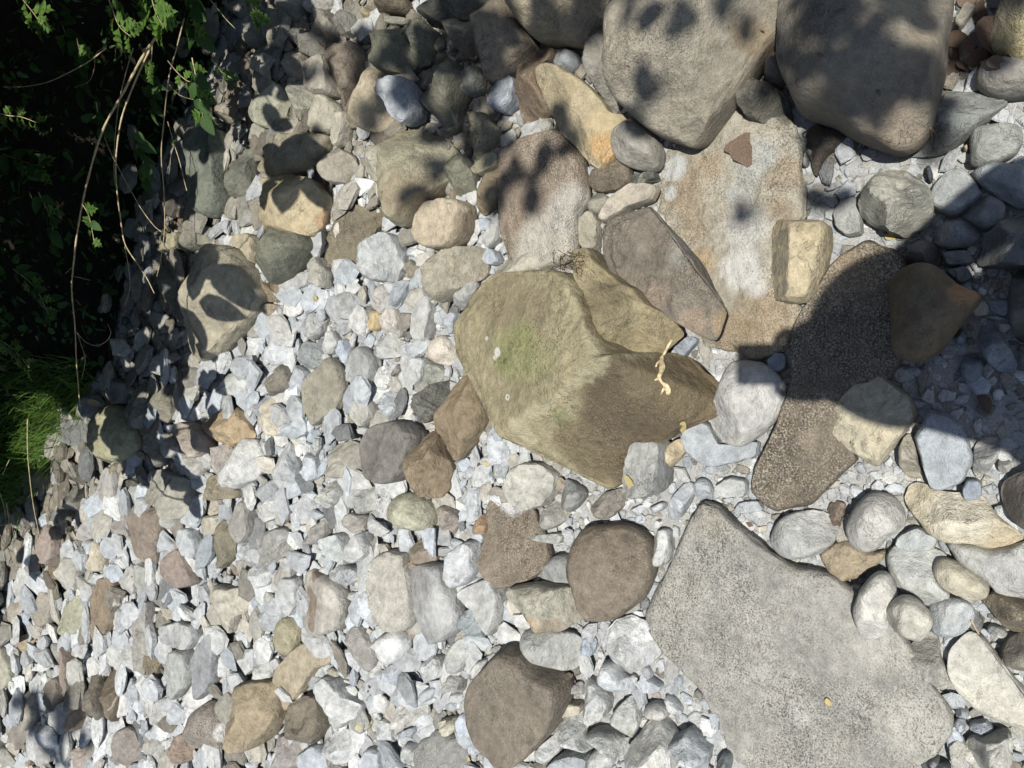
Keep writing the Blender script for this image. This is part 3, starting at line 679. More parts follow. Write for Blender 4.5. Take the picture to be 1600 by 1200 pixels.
||948a6d|10|a||399,262 410,239 440,219 490,211 516,214 506,246 480,266 450,279 425,286 414,281
||a29882|7|a|sp.1|496,251 505,234 530,231 551,242 556,265 540,286 525,289 509,271
||b0a88e|6|r||572,246 580,227 600,221 619,240 619,270 605,286 585,281 574,265
||76725c|11|r||669,101 690,84 715,99 736,130 721,151 716,196 700,206 684,181 669,160
||7c7c6f|7|d||721,131 735,109 752,104 761,125 746,153 729,151
||76745f|8|r||649,46 665,34 681,50 671,96 654,106
||8a806c|9|r||709,51 720,24 751,27 746,70 736,93 717,81
||8e8466|8|a|sp.35|724,201 735,179 760,179 779,205 776,231 755,251 739,241 727,216
||807d64|7|r||704,266 712,247 730,244 743,270 736,301 715,306 707,285
||9e9472|5|s||741,271 760,249 782,239 782,262 755,276
||94825f|5|r||744,326 755,279 781,261 784,300 775,321 754,336
||a2a8ac|6|s||771,161 780,134 800,119 813,130 809,166 790,178 774,172
||5a584b|10|a||658,5 690,-30 758,-30 752,25 700,41 668,31
||766850|9|d||579,21 585,-5 610,-15 641,0 636,21 610,22
||9e9062|5|d||569,31 578,7 591,28 576,36
||807c6a|4|s||599,41 605,29 646,32 641,43
||b0a282|6|s||374,371 400,364 411,400 400,421 379,401
||94805d|6|r||394,441 412,414 426,445 436,471 414,471
||948c7d|5|r|sp.2|282,591 290,573 312,574 331,590 334,604 312,614 292,606
||a89e92|6|r||327,721 335,699 355,696 363,720 356,736 337,741
||a8a28f|8|a||234,756 250,734 280,739 306,760 301,800 275,811 261,791 239,786
||767670|6|r||91,671 100,654 125,654 146,670 149,691 120,696 99,686
||ae9e8a|8|r||274,661 300,659 326,675 331,701 310,716 289,701
||a28f80|6|s||69,851 80,818 93,829 96,860 85,881 71,876
||b6bcc0|4|d||61,812 68,799 80,802 84,815 72,823
||908c7b|6|r||105,786 110,759 122,761 128,785 122,806 109,801
||b0b0ac|6|s||259,981 262,974 290,969 311,975 314,990 305,1011 285,1011 264,1001
||a4a69d|6|s||271,1086 271,1039 280,1011 301,1015 308,1040 301,1066 280,1091
||72644f|7|a|sp.3|172,1108 165,1050 185,1039 191,1100 186,1126 174,1122
||948a7e|6|r||182,1161 190,1139 205,1134 221,1165 226,1190 215,1203 195,1203 187,1181
||a8a688|6|a|sp.3|96,986 100,954 125,929 139,950 138,986 120,991 104,991
||b6a27c|5|r||27,1021 30,994 50,989 54,1015 40,1026
||bfa784|6|r|sp.3|107,1136 112,1099 130,1094 141,1110 138,1131 120,1141
||948070|6|s||99,1081 102,1019 112,1004 118,1040 114,1076 104,1086
||7c7060|6|s||84,1101 85,1064 97,1054 101,1080 95,1111
||766850|6|a|sp.4|224,1061 235,1009 243,999 251,1030 249,1061 235,1071
||a8998a|6|r||116,1191 120,1169 140,1161 156,1165 153,1196 125,1202
||80785f|7|r|sp.2|339,881 350,819 365,799 373,830 371,870 355,886
||c0b69e|5|r||314,821 325,804 351,804 346,830 329,843
||948274|6|s||264,896 268,869 290,854 301,880 311,911 285,919
||b8bcba|5|s||284,841 290,824 305,824 319,860 310,871 294,866
||cabc9d|5|s||144,881 150,844 160,844 171,860 166,891 149,891
||cacac0|5|r||344,612 350,579 375,567 396,590 391,616 370,621
||bcbcb2|4|r||306,656 320,644 341,639 336,661 318,669
||6c705f|9|s||312,331 309,210 345,199 357,300 341,341
||94886d|6|d||339,166 350,154 380,164 384,185 360,193 344,183
||a29870|6|s||256,396 265,367 288,364 291,391
||70705f|8|a||360,300 365,235 392,225 398,290 380,320
||8a8470|8|r||290,340 310,345 335,360 330,378 295,395 286,370
||6e6e60|8|a||262,470 264,410 280,405 282,470 275,490
||8e8670|6|r||238,640 245,605 270,600 276,640 262,662
||7c7868|7|a||205,640 220,600 236,606 236,650 222,672
||8e8878|6|a||225,700 240,672 262,676 270,712 250,730 230,722
||706e62|6|s||175,612 190,590 208,600 204,628 184,632
||7a6a58|6|r||370,120 385,80 405,85 402,120 385,135
||868070|7|r||385,60 395,35 415,40 414,70 398,78
||8a8474|7|a|sp.2|436,10 455,-10 478,0 470,28 448,34
||9a9484|5|r||445,50 462,36 472,48 462,72 448,70
||c8c6be|5|s||30,915 42,880 58,884 60,920 44,940
||a69a88|5|r||10,960 22,935 40,940 38,975 20,985
||b8b2a2|6|a||95,905 108,868 128,876 126,915 108,930
||9a9080|5|s||60,960 72,920 88,930 86,970 70,980
||bcb8ae|5|r||190,905 202,880 216,890 214,925 198,935
||a6a098|5|s||215,980 228,935 240,942 240,985 226,998
||b8aa94|5|r||248,955 262,925 282,930 280,962 262,972
||c4c2ba|5|a||192,1030 205,1000 222,1008 218,1045 200,1052
||aeb2b4|5|r||195,1085 206,1058 222,1065 222,1092 206,1104
||c2beb4|6|a||228,1110 245,1080 262,1092 258,1125 238,1132
||a69c8a|5|s||40,1120 50,1075 64,1085 62,1130 48,1140
||8e8478|5|r||20,1150 34,1120 48,1132 44,1165 28,1172
||a8a49c|5|s||60,1175 72,1135 88,1145 86,1185 70,1196
||b4b0a6|5|r||230,1180 240,1150 258,1155 258,1188 242,1200
||c0c0ba|5|a||400,890 412,870 430,884 428,912 408,918
||9a948a|6|s|sp.1|372,820 384,780 398,786 400,830 384,850
||c8c8c4|5|r||376,870 392,840 408,850 404,880 386,892
||bcb8ac|5|a||285,715 300,705 322,716 318,745 298,748
||b0aaa0|5|s||160,760 172,728 190,735 190,775 172,785
||c2bcb2|5|r||125,835 134,800 150,806 148,840 134,852
||a49a90|5|a||172,830 182,795 198,802 198,842 184,850
||aaa290|5|r||140,795 150,755 160,760 160,800 148,808
||c8c8c4|5|a||470,800 480,770 496,790 490,812 478,820
||bfc3c5|5|r||470,740 482,705 500,715 498,745 482,755
||b6b2a4|5|s||555,650 568,612 585,620 588,650 570,668
||c4c8c8|5|r||590,655 600,615 620,612 628,640 612,660
||a0a4a6|4|s||545,620 556,596 566,612 560,648 548,648
||ccd0d0|5|a||440,690 450,640 462,650 460,688 448,700
||b4b8ba|5|a||400,640 408,612 420,620 414,655 402,660
||c0beb4|5|r||480,520 490,490 508,492 505,520 490,532
||b8bcbe|5|a||455,605 465,570 480,580 478,612 464,620
||a8aca8|5|r||470,565 476,530 500,540 500,570 485,580
||c9c9c2|5|s||640,595 650,560 668,560 668,590 652,604
||a8a898|5|a|sp.4|660,590 668,560 690,572 700,592 680,602
||c6cacc|5|r||635,560 640,535 655,535 660,555 645,566
||b0b4b6|4|s||700,500 712,488 722,490 714,520 704,522
||c2c0b6|5|a||555,780 568,755 590,765 592,795 570,802
||aca496|5|r||535,820 552,800 575,805 570,828 548,832
||d2d2cc|5|a||660,1045 672,1020 690,1025 690,1055 672,1064
||c8cccc|5|r||615,1090 625,1068 640,1078 638,1098 622,1102
||d6d6d0|5|a||590,1150 600,1120 618,1128 616,1160 598,1166
||c2c6c8|5|s||570,1190 580,1165 600,1172 600,1200 578,1206
||cdccc4|5|r||625,1180 640,1158 655,1165 652,1195 632,1200
||c4c0b4|5|r||695,1075 705,1052 725,1060 722,1082 704,1090
||d2d0c8|5|a||740,1060 752,1030 766,1028 760,1050 745,1072
||ccd0d2|4|s||570,905 582,880 588,905 582,930 572,928
||c2c0b8|5|r||440,900 446,870 464,866 466,895 450,902
||b8bab8|5|a||520,895 535,880 556,885 565,905 545,915
||cdcbc2|5|a||400,1050 412,1020 428,1030 426,1060 408,1066
"""
def chaikin(pts, it, k):
    p = np.asarray(pts, float)
    for _ in range(it):
        q = np.roll(p, -1, 0)
        a = p * (1 - k) + q * k; c = p * k + q * (1 - k)
        p = np.stack([a, c], 1).reshape(-1, 2)
    return p

def resample(p, n):
    q = np.vstack([p, p[:1]])
    d = np.r_[0, np.cumsum(np.linalg.norm(np.diff(q, axis=0), axis=1))]
    t = np.linspace(0, d[-1], n, endpoint=False)
    return np.column_stack([np.interp(t, d, q[:, 0]), np.interp(t, d, q[:, 1])])

def inside(poly, pts):
    """points inside polygon (vectorised)"""
    r = np.zeros(len(pts), bool)
    x, y = pts[:, 0], pts[:, 1]
    j = len(poly) - 1
    for i in range(len(poly)):
        xi, yi = poly[i]; xj, yj = poly[j]
        c = ((yi > y) != (yj > y)) & (x < (xj - xi) * (y - yi) / (yj - yi + 1e-15) + xi)
        r ^= c
        j = i
    return r

# planes that cut a stone: three pixels with a height (fraction of the stone's height) each
CUTS = {
 "the mossy boulder": [((905, 590, 1.0), (815, 655, .74), (745, 500, .50)), ((905, 592, 1.0), (880, 440, .74), (760, 470, .46)), ((960, 562, .97), (815, 655, .72), (1000, 735, .22)),
                       ((960, 566, .98), (880, 445, .80), (968, 480, .40)), ((960, 562, .97), (1020, 690, .55), (1125, 620, .25))],
 "the leaning dark slab": [((940, 350, .62), (1110, 520, .80), (1120, 470, .95)), ((945, 400, .85), (1100, 512, .85), (1020, 496, .30)), ((1020, 330, .70), (1110, 450, .85), (1050, 370, .72))],
 "the tan block": [((1232, 352, .92), (1228, 465, .92), (1208, 410, .35)), ((1255, 352, 1.), (1232, 452, .93), (1292, 400, .95))],
 "the white wedge": [((1535, 998, .85), (1615, 1105, .85), (1575, 1052, .25)), ((1510, 1000, .7), (1495, 1080, .8), (1560, 1080, 1.))],
 "the veined cobble": [((638, 672, .95), (612, 745, .8), (578, 690, .62)), ((640, 672, .95), (614, 745, .8), (655, 720, .25))],
 "the dark brown prism": [((585, 335, .95), (542, 418, .8), (505, 370, .72)), ((585, 338, .95), (545, 418, .8), (580, 385, .20))],
 "the two-tone plate": [((497, 895, .9), (502, 985, .9), (476, 940, .55)), ((500, 900, .9), (504, 985, .9), (545, 940, .75))],
 "the pinkish tan cobble": [((712, 318, .95), (715, 385, .9), (665, 350, .8)), ((710, 318, .95), (715, 385, .9), (738, 350, .45))],
 "the grey dusted slab": [((672, 885, .9), (690, 995, .9), (640, 920, .45)), ((668, 885, .9), (690, 995, .9), (715, 930, .85))],
 "the dark diamond cobble": [((770, 1030, .85), (880, 1130, .8), (745, 1150, .70)), ((795, 1012, .9), (885, 1105, .85), (885, 1060, .35))],
 "the yellow spur": [((870, 115, .9), (935, 265, .6), (858, 160, .55)), ((880, 115, .9), (950, 255, .6), (970, 190, .5))],
 "the white-capped rock": [((765, 790, .4), (800, 905, .8), (850, 860, .7))],
 "the two-colour slab": [((790, 250, .55), (890, 220, .9), (905, 380, 1.)), ((790, 250, .55), (905, 380, 1.), (800, 400, .45))],
}
def AL(r, g, b_): return alb((r, g, b_))
# stains, and one painted sunlit tip, with a shape of their own: pixel, radius in pixels, colour, amount, raggedness
STAINS_AND_LIGHT = {
 "the mossy boulder": [(1035, 705, 165, AL(100, 84, 58), .92, .5), (905, 705, 62, AL(110, 95, 64), .85, .7), (985, 640, 90, AL(96, 82, 56), .85, .7), (1070, 610, 60, AL(112, 96, 64), .85, .7), (1000, 600, 36, AL(122, 108, 74), .6, 1.2), (870, 690, 34, AL(124, 108, 72), .7, .9),
   (800, 545, 58, AL(134, 136, 72), .75, 2.2), (775, 560, 24, AL(118, 126, 62), .6, 2.0), (815, 520, 26, AL(126, 132, 66), .5, 2.2), (850, 570, 40, AL(140, 142, 80), .5, 1.4), (765, 465, 62, AL(134, 120, 86), .7, 1.3), (868, 652, 22, AL(126, 132, 70), .5, 1.4), (835, 480, 42, AL(134, 120, 88), .6, 1.0), (940, 505, 30, AL(118, 104, 72), .75, .9), (958, 535, 20, AL(118, 104, 72), .75, .9), (918, 470, 24, AL(122, 108, 76), .7, .9)]
   + [(960 - 145 * t_, 566 + 92 * t_, 12 + 4 * math.sin(9 * t_), AL(190, 180, 138), .5, 2.4) for t_ in np.linspace(0, 1, 15)]
   + [(886 + 62 * t_, 450 + 112 * t_, 11 + 4 * math.sin(8 * t_ + 1), AL(186, 176, 134), .45, 2.4) for t_ in np.linspace(0, .95, 10)]
   + [(800 + 12 * t_, 668 + 18 * t_, 16, AL(190, 180, 140), .6, 1.1) for t_ in (0, 1.)]
   + [(763, 550, 8.5, AL(225, 222, 205), .95, .9), (759, 558, 5, AL(225, 222, 205), .95, .8), (743, 527, 4, AL(220, 216, 200), .95, .6), (784, 621, 5.5, AL(225, 222, 205), .95, .4), (784, 621, 2, AL(120, 110, 80), .9, .3), (780, 564, 6, AL(92, 80, 60), .8, .8)],
 "the leaning dark slab": [(1060, 495, 30, AL(158, 134, 108), .7, 1.2), (1000, 455, 26, AL(150, 128, 106), .6, 1.2), (1112, 500, 28, AL(160, 135, 95), .7, 1.), (1040, 380, 34, AL(150, 150, 138), .5, 1.4)],
 "the olive wedge": [(945, 470, 46, AL(112, 98, 68), .7, 1.3), (1000, 555, 30, AL(168, 152, 108), .6, 1.1)],
 "the rough ochre slab": [(1062, 300, 50, AL(146, 124, 92), .75, 1.9), (1085, 345, 42, AL(150, 128, 94), .7, 1.9), (1110, 260, 34, AL(150, 124, 84), .6, 1.6), (1225, 270, 34, AL(150, 130, 98), .75, 1.8), (1215, 330, 30, AL(144, 122, 90), .7, 1.8), (1200, 500, 70, AL(156, 132, 92), .75, 1.6), (1140, 520, 40, AL(140, 116, 76), .7, 1.3), (1095, 410, 30, AL(178, 140, 84), .55, 1.6),
   (1052, 262, 26, AL(196, 198, 194), .9, 1.0), (1044, 300, 16, AL(196, 198, 194), .8, 1.2), (1170, 360, 50, AL(206, 204, 194), .8, 1.4), (1158, 420, 40, AL(214, 212, 204), .85, 1.3), (1185, 450, 22, AL(214, 212, 204), .7, 1.4), (1180, 250, 40, AL(176, 180, 174), .7, 1.5), (1160, 300, 30, AL(180, 184, 178), .6, 1.5)],
 "the two-colour slab": [(850, 400, 75, AL(196, 190, 174), .9, 1.0), (890, 330, 48, AL(192, 187, 172), .85, 1.1)],
 "the yellow spur": [(945, 225, 34, AL(206, 160, 84), .85, 1.2), (935, 190, 30, AL(205, 180, 128), .7, 1.2), (880, 150, 34, AL(140, 126, 90), .6, 1.2)],
 "the white-capped rock": [(795, 775, 36, AL(226, 226, 222), .95, .9)],
 "the two-tone plate": [(482, 940, 26, AL(136, 114, 94), .9, .8), (490, 900, 12, AL(136, 114, 94), .9, .7), (488, 975, 14, AL(136, 114, 94), .8, .7), (525, 925, 26, AL(214, 208, 194), .7, 1.)],
 "the pinkish tan cobble": [(728, 345, 24, AL(142, 124, 98), .9, .8), (716, 370, 16, AL(150, 132, 104), .7, .8)],
 "the green boulder": [(640, 300, 44, AL(150, 132, 100), .7, 1.2), (680, 250, 34, AL(190, 184, 158), .5, 1.4)],
 "the grey dusted slab": [(655, 900, 34, AL(140, 138, 134), .8, 1.1), (700, 950, 40, AL(205, 205, 200), .7, 1.2)],
 "the frosted cobble": [(345, 1150, 20, AL(228, 226, 220), .95, .7)],
 "the tan block": [(1216, 410, 24, AL(150, 142, 118), .8, .7), (1218, 370, 14, AL(150, 142, 118), .8, .7), (1222, 450, 14, AL(150, 142, 118), .8, .7)],
 "the tall boulder": [(1165, 40, 34, AL(156, 132, 92), .6, 1.3), (1060, 60, 70, AL(150, 142, 122), .5, 1.4), (1190, 80, 36, AL(118, 98, 80), .6, 1.2)],
 "the shadow-dappled boulder": [(1400, 195, 60, AL(150, 132, 106), .6, 1.2), (1440, 80, 40, AL(160, 144, 114), .5, 1.2)],
 "the dark diamond cobble": [(800, 1180, 40, AL(140, 128, 110), .6, 1.2)],
 "the long brown slab": [(1265, 690, 20, AL(170, 150, 118), .5, 1.5), (1330, 430, 60, AL(165, 140, 104), .45, 1.6)],
 "the shaded brown stone": [(1505, 458, 24, AL(196, 140, 84), .7, .9)],  # bright patch painted into the colour for the sunlit tip
 "the cream bone-shaped stone": [(1500, 800, 60, AL(236, 226, 200), .6, 1.3), (1570, 845, 30, AL(205, 182, 140), .6, 1.2), (1445, 770, 20, AL(205, 188, 150), .6, 1.2)],
 "the orange-tan block": [(495, 340, 24, AL(168, 128, 84), .7, .9)],
 "the huge speckled slab": [(1060, 930, 60, AL(170, 166, 150), .5, 1.4), (1430, 1130, 70, AL(208, 204, 188), .6, 1.4), (1380, 1010, 60, AL(204, 200, 186), .5, 1.5), (1120, 810, 40, AL(176, 168, 146), .5, 1.4), (1250, 1120, 20, AL(208, 205, 195), .5, 1.0)],
 "the folded grey cobble": [(835, 975, 22, AL(186, 158, 118), .7, 1.0), (860, 982, 18, AL(150, 130, 104), .7, 1.0)],
 "the tan corner boulder": [(1590, 60, 40, AL(196, 182, 112), .6, 1.2)],
}

FOOT = []            # (world outline, top height) of every placed stone
STONE_INFO = []      # for the labels of the smaller ones
HGT = {}

def build_stone(short, label, rgb, H, typ, opts, pix, idx):
    H = H / 100.0
    if not short and np.mean([q[0] for q in pix]) < 780 and typ in 'rd':
        typ = 'a' if (typ == 'r' or idx % 3 == 0) else typ
    ppx = np.array(pix, float)
    lift = opts.get('li', 0) / 100.0
    cpx = ppx.mean(0)
    gbase = gz(*W(cpx[0], cpx[1])[:2])
    ring_z = 0.36 * H
    zp = gbase + lift + ring_z
    world = np.array([W(x, y, zp)[:2] for x, y in ppx])
    its, k = {'d': (2, .25), 'r': (2, .20), 's': (1, .15), 'a': (1, .13), 'm': (2, .15), 'w': (2, .15)}[typ]
    pts = chaikin(world, its, k)
    per = np.linalg.norm(np.diff(np.vstack([pts, pts[:1]]), axis=0), axis=1).sum()
    big = per > 0.55
    n = int(np.clip(per / 0.0060, 30, 170))
    pts = resample(pts, n)
    c = pts.mean(0)
    grow = 1.04 if per < 1.2 else 1.012
    pts = c + (pts - c) * grow
    size = per / 3.6
    sd = 100 + idx * 7
    # a slightly ragged outline
    rag = {'d': .008, 'r': .016, 's': .026, 'a': .030, 'm': .016, 'w': .04}[typ] * size * min(1.0, (.16 / size) if typ != 'w' else 1.0)
    nr = fbm(np.column_stack([pts / (size * 0.22), np.full(n, idx * 1.7)]), sd, 3)
    dirs = pts - c; rad = np.linalg.norm(dirs, axis=1); dirs /= rad[:, None] + 1e-9
    pts = pts + dirs * (rag * nr)[:, None]
    a_exp = {'d': 2.7, 'r': 4.6, 's': 14.0, 'a': 8.0, 'm': 8.0, 'w': 7.0}[typ]
    if typ == 's' and size > 0.25: a_exp = 44
    if typ == 'r' and size > 0.25: a_exp = 12
    if typ == 'w' and size > .2: a_exp = 12
    nring = 26 if per > 1.0 else (16 if big else 11)
    t = np.linspace(0, 1, nring + 1)[1:]
    ss = (1 - t ** 1.6) if typ in 'dr' else (1 - t ** 2.0)
    ss = np.clip(ss, 0, 1); ss[-1] = 0
    under = [(0.80, -0.30), (0.93, 0.02), (0.99, 0.20)] if typ != 'd' else [(0.70, -0.30), (0.88, 0.0), (0.975, 0.2)]
    levels = [(s, z * H) for s, z in under] + [(1.0, ring_z)]
    for s in ss:
        levels.append((s, ring_z + (H - ring_z) * max(0.0, 1 - s ** a_exp) ** 0.5))
    V = []
    for s, z in levels[:-1]:
        q = c + (pts - c) * s
        V.append(np.column_stack([q, np.full(n, z)]))
    V = np.vstack(V + [np.array([[c[0], c[1], levels[-1][1]]])])
    top = V[:, 2] > ring_z - 1e-6
    local = V.copy(); local[:, :2] -= c
    r2 = np.random.default_rng(sd)
    # cut faces
    cuts = []
    if short in CUTS:
        for tri in CUTS[short]:
            q = np.array([np.r_[W(x, y, gbase + lift + f * H)[:2] - c, f * H] for x, y, f in tri])
            nn = np.cross(q[1] - q[0], q[2] - q[0])
            if abs(nn[2]) < 1e-9: continue
            cuts.append((-nn[0] / nn[2], -nn[1] / nn[2], q[0][2] + (nn[0] * q[0][0] + nn[1] * q[0][1]) / nn[2]))
    elif not (typ == 'w' or (typ == 'd' and r2.random() < .35)):
        m = {'a': 5, 'm': 4, 's': 2, 'r': 3, 'd': 2}[typ]
        for _ in range(m):
            an = r2.uniform(0, 2 * math.pi); sl_ = r2.uniform(.25, .95) if typ != 's' else r2.uniform(.08, .25)
            rr = size * 0.5 * r2.uniform(.0, .55)
            sl_ *= H / (size * 0.5) * (1.1 if typ != 's' else .8)
            cuts.append((-sl_ * math.cos(an), -sl_ * math.sin(an), H * r2.uniform(.85, 1.02) + sl_ * rr))
    z = local[:, 2]
    soft = (0.018 if typ in 'asm' else 0.05) * H * (.6 if size > .3 else 1)
    for gx, gy, g0 in cuts:
        pl = g0 + gx * local[:, 0] + gy * local[:, 1]
        pl = np.maximum(pl, ring_z * 1.02 - 0.25 * H * (pl < ring_z))
        hh = np.clip(0.5 + 0.5 * (pl - z) / (soft * 2), 0, 1)
        zc = pl * (1 - hh) + z * hh - soft * hh * (1 - hh)
        z = np.where(top, np.minimum(z, zc), z)
    # gentle tilt and unevenness
    tl = r2.normal(0, .045, 2) if H < .2 else np.zeros(2)
    z = z + np.where(top, local[:, 0] * tl[0] + local[:, 1] * tl[1], 0)
    ns = fbm(np.column_stack([local[:, :2] / (size * .45), np.full(len(z), idx * .37)]), sd + 3, 4, .5)
    fine = fbm(np.column_stack([local[:, :2] / 0.035, local[:, 2:] / .035]), sd + 5, 3, .55)
    lam = 1.0 if size < .25 else (.3 if short == 'the mossy boulder' else .5)
    amp = lam * {'d': .06, 'r': .09, 's': .08, 'a': .16, 'm': .08, 'w': .18}[typ] * H
    z = z + np.where(top, amp * ns, 0) + 0.0028 * fine * np.where(top, 1, .5)
    if opts.get('st', 0) > .15 or typ == 'w':
        stp = 0.011
        zq = np.floor(z / stp + 0.8 * ns) * stp
        zq = zq + (sstep(.55, 1.0, (z / stp + .8 * ns) % 1.0) - .8 * ns) * stp
        z = np.where(top, z * .35 + zq * .65, z)
    side = fbm(np.column_stack([local[:, :2] / .05, local[:, 2:] / .02]), sd + 8, 3)
    local[:, 2] = z
    rimw = np.clip((np.linalg.norm(local[:, :2], axis=1)) / (rad.max() + 1e-9), 0, 1)
    local[:, :2] *= (1 + (0.010 if typ in 'dr' else 0.022) * side * rimw)[:, None]
    L = len(levels) - 1
    faces = []
    for a in range(L - 1):
        for j in range(n):
            j2 = (j + 1) % n
            faces.append((a * n + j, a * n + j2, (a + 1) * n + j2, (a + 1) * n + j))
    tip = L * n
    for j in range(n):
        faces.append(((L - 1) * n + j, (L - 1) * n + (j + 1) % n, tip))
    faces.append(tuple(range(n))[::-1])
    name = "boulder" if "boulder" in (label or "") else ("slab" if "slab" in (label or "") else ("cobble" if "cobble" in (label or "") else ("pebble" if size < .055 else "stone")))
    mat = M_STONE
    if short in STAINS_AND_LIGHT:
        pp = []
        for (x, y, r, col, amt, rg) in STAINS_AND_LIGHT[short]:
            q = W(x, y, gbase + lift + H * .75); q2 = W(x, y + r, gbase + lift + H * .75)
            pp.append((q[0] - c[0], q[1] - c[1], float(np.linalg.norm(q2 - q)), col, amt, rg))
        mat = stone_material("patched_" + short[4:].replace(" ", "_").replace("-", "_"), pp)
    o = mesh_obj(name, local, faces, mat, None, True, (c[0], c[1], gbase + lift))
    if typ in 'as' and size < .16:
        o.data.set_sharp_from_angle(angle=math.radians(24))
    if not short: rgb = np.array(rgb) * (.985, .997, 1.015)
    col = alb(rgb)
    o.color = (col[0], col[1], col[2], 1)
    o["kind"] = "thing"
    o["speckle"] = float(opts.get('sp', .22)); o["dust"] = float(opts.get('du', .14)); o["strata"] = float(opts.get('st', .08)); o["vein"] = float(opts.get('ve', 0.0 if (short or r2.random() < .9) else .7))
    FOOT.append((pts, gbase + lift + H))
    STONE_INFO.append(dict(o=o, short=short, label=label, rgb=rgb, c=cpx, size=size, asp=_aspect(ppx), typ=typ, h=H))
    if short: HGT[short] = (o, local, c, gbase + lift)
    return o

def _aspect(p):
    q = p - p.mean(0)
    w = np.linalg.eigvalsh(q.T @ q)
    return math.sqrt(w[1] / max(w[0], 1e-6))

def parse():
    rows = []
    for line in STONES.strip().splitlines():
        short, label, hexc, h, typ, opts, pts = line.split('|')
        rgb = tuple(int(hexc[i:i + 2], 16) for i in (0, 2, 4))
        od = {}
        for tk in opts.split():
            od[tk[:2]] = float(tk[2:])
        pix = [tuple(map(float, p.split(','))) for p in pts.split()]
        rows.append((short, label, rgb, float(h), typ, od, pix))
    return rows

for i, (short, label, rgb, h, typ, od, pix) in enumerate(parse()):
    build_stone(short, label, rgb, h, typ, od, pix, i)

# labels: every smaller stone is told by its look and by the two named stones it lies between
def colour_word(c):
    r, g, b_ = c
    lum = (r + g + b_) / 3
    if b_ - r >= 5: hue = "bluish grey"
    elif r - b_ > 48: hue = "ochre" if g - b_ > 30 else "brown"
    elif r - b_ > 26: hue = "tan" if lum > 140 else "brown"
    elif r - b_ > 14: hue = "beige" if lum > 165 else "grey-brown"
    else: hue = "white" if lum > 206 else "grey"
    tone = "pale" if lum > 172 else ("dark" if lum < 125 else "")
    if hue == "white": tone = ""
    return (tone + " " + hue).strip()

def label_small():
    anchors = [s for s in STONE_INFO if s['short']]
    used = set(s['label'] for s in anchors)
    for s in anchors:
        lab = s['label']
        cat = "boulder" if "boulder" in lab else ("slab" if "slab" in lab else ("cobble" if "cobble" in lab else ("pebble" if "pebble" in lab else "stone")))
        tag(s['o'], lab, cat, "stones of the stream bed")
    A = np.array([a['c'] for a in anchors])
    for s in STONE_INFO:
        if s['short']: continue
        d = np.linalg.norm(A - s['c'], axis=1)
        near = np.argsort(d)[:14]
        shape = "long" if s['asp'] > 2.3 else ("rounded" if s['typ'] == 'd' else ("flat" if s['typ'] in 'sw' else ("angular" if s['typ'] == 'a' else "smooth")))
        sz = "tiny" if s['size'] < .04 else ("small" if s['size'] < .075 else ("mid-sized" if s['size'] < .14 else "large"))
        noun = "pebble" if s['size'] < .055 else "stone"
        pairs = []
        for i in range(len(near)):
            for j in range(i + 1, len(near)):
                u = A[near[i]] - s['c']; v = A[near[j]] - s['c']
                cosang = u @ v / (np.linalg.norm(u) * np.linalg.norm(v) + 1e-9)
                if cosang < -0.45:
                    pairs.append((np.linalg.norm(u) + np.linalg.norm(v), near[i], near[j]))
        pairs.sort()
        desc = f"{sz} {colour_word(s['rgb'])} {shape} {noun}"
        cand = [f"{desc} between {anchors[i]['short']} and {anchors[j]['short']}" for _, i, j in pairs[:10]]
        for i in near[:3]:
            dx, dy = s['c'] - A[i]
            w = ("below" if dy > 0 else "above") if abs(dy) > abs(dx) else ("to the right of" if dx > 0 else "to the left of")
            cand.insert(2 if len(cand) > 2 else len(cand), f"{desc} {w} {anchors[i]['short']}")
        cand = [c for c in cand if len(c.split()) <= 16]
        pick = next((c for c in cand if c not in used), None)
        if pick is None:
            alt = [f"{desc} {q} {anchors[i]['short']} and {anchors[j]['short']}" for q in ("in the gap between", "among gravel between", "half buried between") for _, i, j in pairs[:10]]
            alt += [f"{desc} nearest {anchors[i]['short']}, {w}" for i in near[:6] for w in ("towards the bank", "towards the bottom edge", "towards the top edge")]
            pick = next((c for c in alt if c not in used and len(c.split()) <= 16), None) or f"{desc} at the rim of the rubble by {anchors[near[0]]['short']}"
        used.add(pick)
        tag(s['o'], pick, noun, "stones of the stream bed")
# ------------------------------------------------------------------ loose gravel between the stones
def chip_proto(seed, kind):
    r = np.random.default_rng(seed)
    n = int(r.integers(5, 9)) if kind else 9
    an = np.sort(np.linspace(0, 2 * math.pi, n, endpoint=False) + r.uniform(-.3, .3, n) * (1.0 if kind else .55))
    rad = (1 + r.uniform(-.30, .30, n)) if kind else (1 + r.uniform(-.10, .10, n))
    el = r.uniform(.5, .95)
    ring = np.column_stack([np.cos(an) * rad, np.sin(an) * rad * el])
    h = r.uniform(.22, .5) if kind else r.uniform(.4, .62)
    tl = r.normal(0, .12, 2)
    rows = [(.70, -.7), (1.0, .05), (.93, .62), (.72, .95)] if kind else [(.62, -.75), (1.0, 0.0), (.90, .52), (.62, .88)]
    V = []
    for s, z in rows:
        q = ring * s * (1 + r.uniform(-.05, .05, (n, 1)))
        zz = z * h + (q[:, 0] * tl[0] + q[:, 1] * tl[1]) * (1 if z > .3 else .2)
        V.append(np.column_stack([q, zz]))
    V.append(np.array([[r.uniform(-.15, .15), r.uniform(-.15, .15), h * 1.0]]))
    V = np.vstack(V)
    T = []
    for a in range(3):
        for j in range(n):
            k = (j + 1) % n
            T += [(a * n + j, a * n + k, (a + 1) * n + k), (a * n + j, (a + 1) * n + k, (a + 1) * n + j)]
    for j in range(n): T.append((3 * n + j, 3 * n + (j + 1) % n, 4 * n))
    return V, np.array(T)

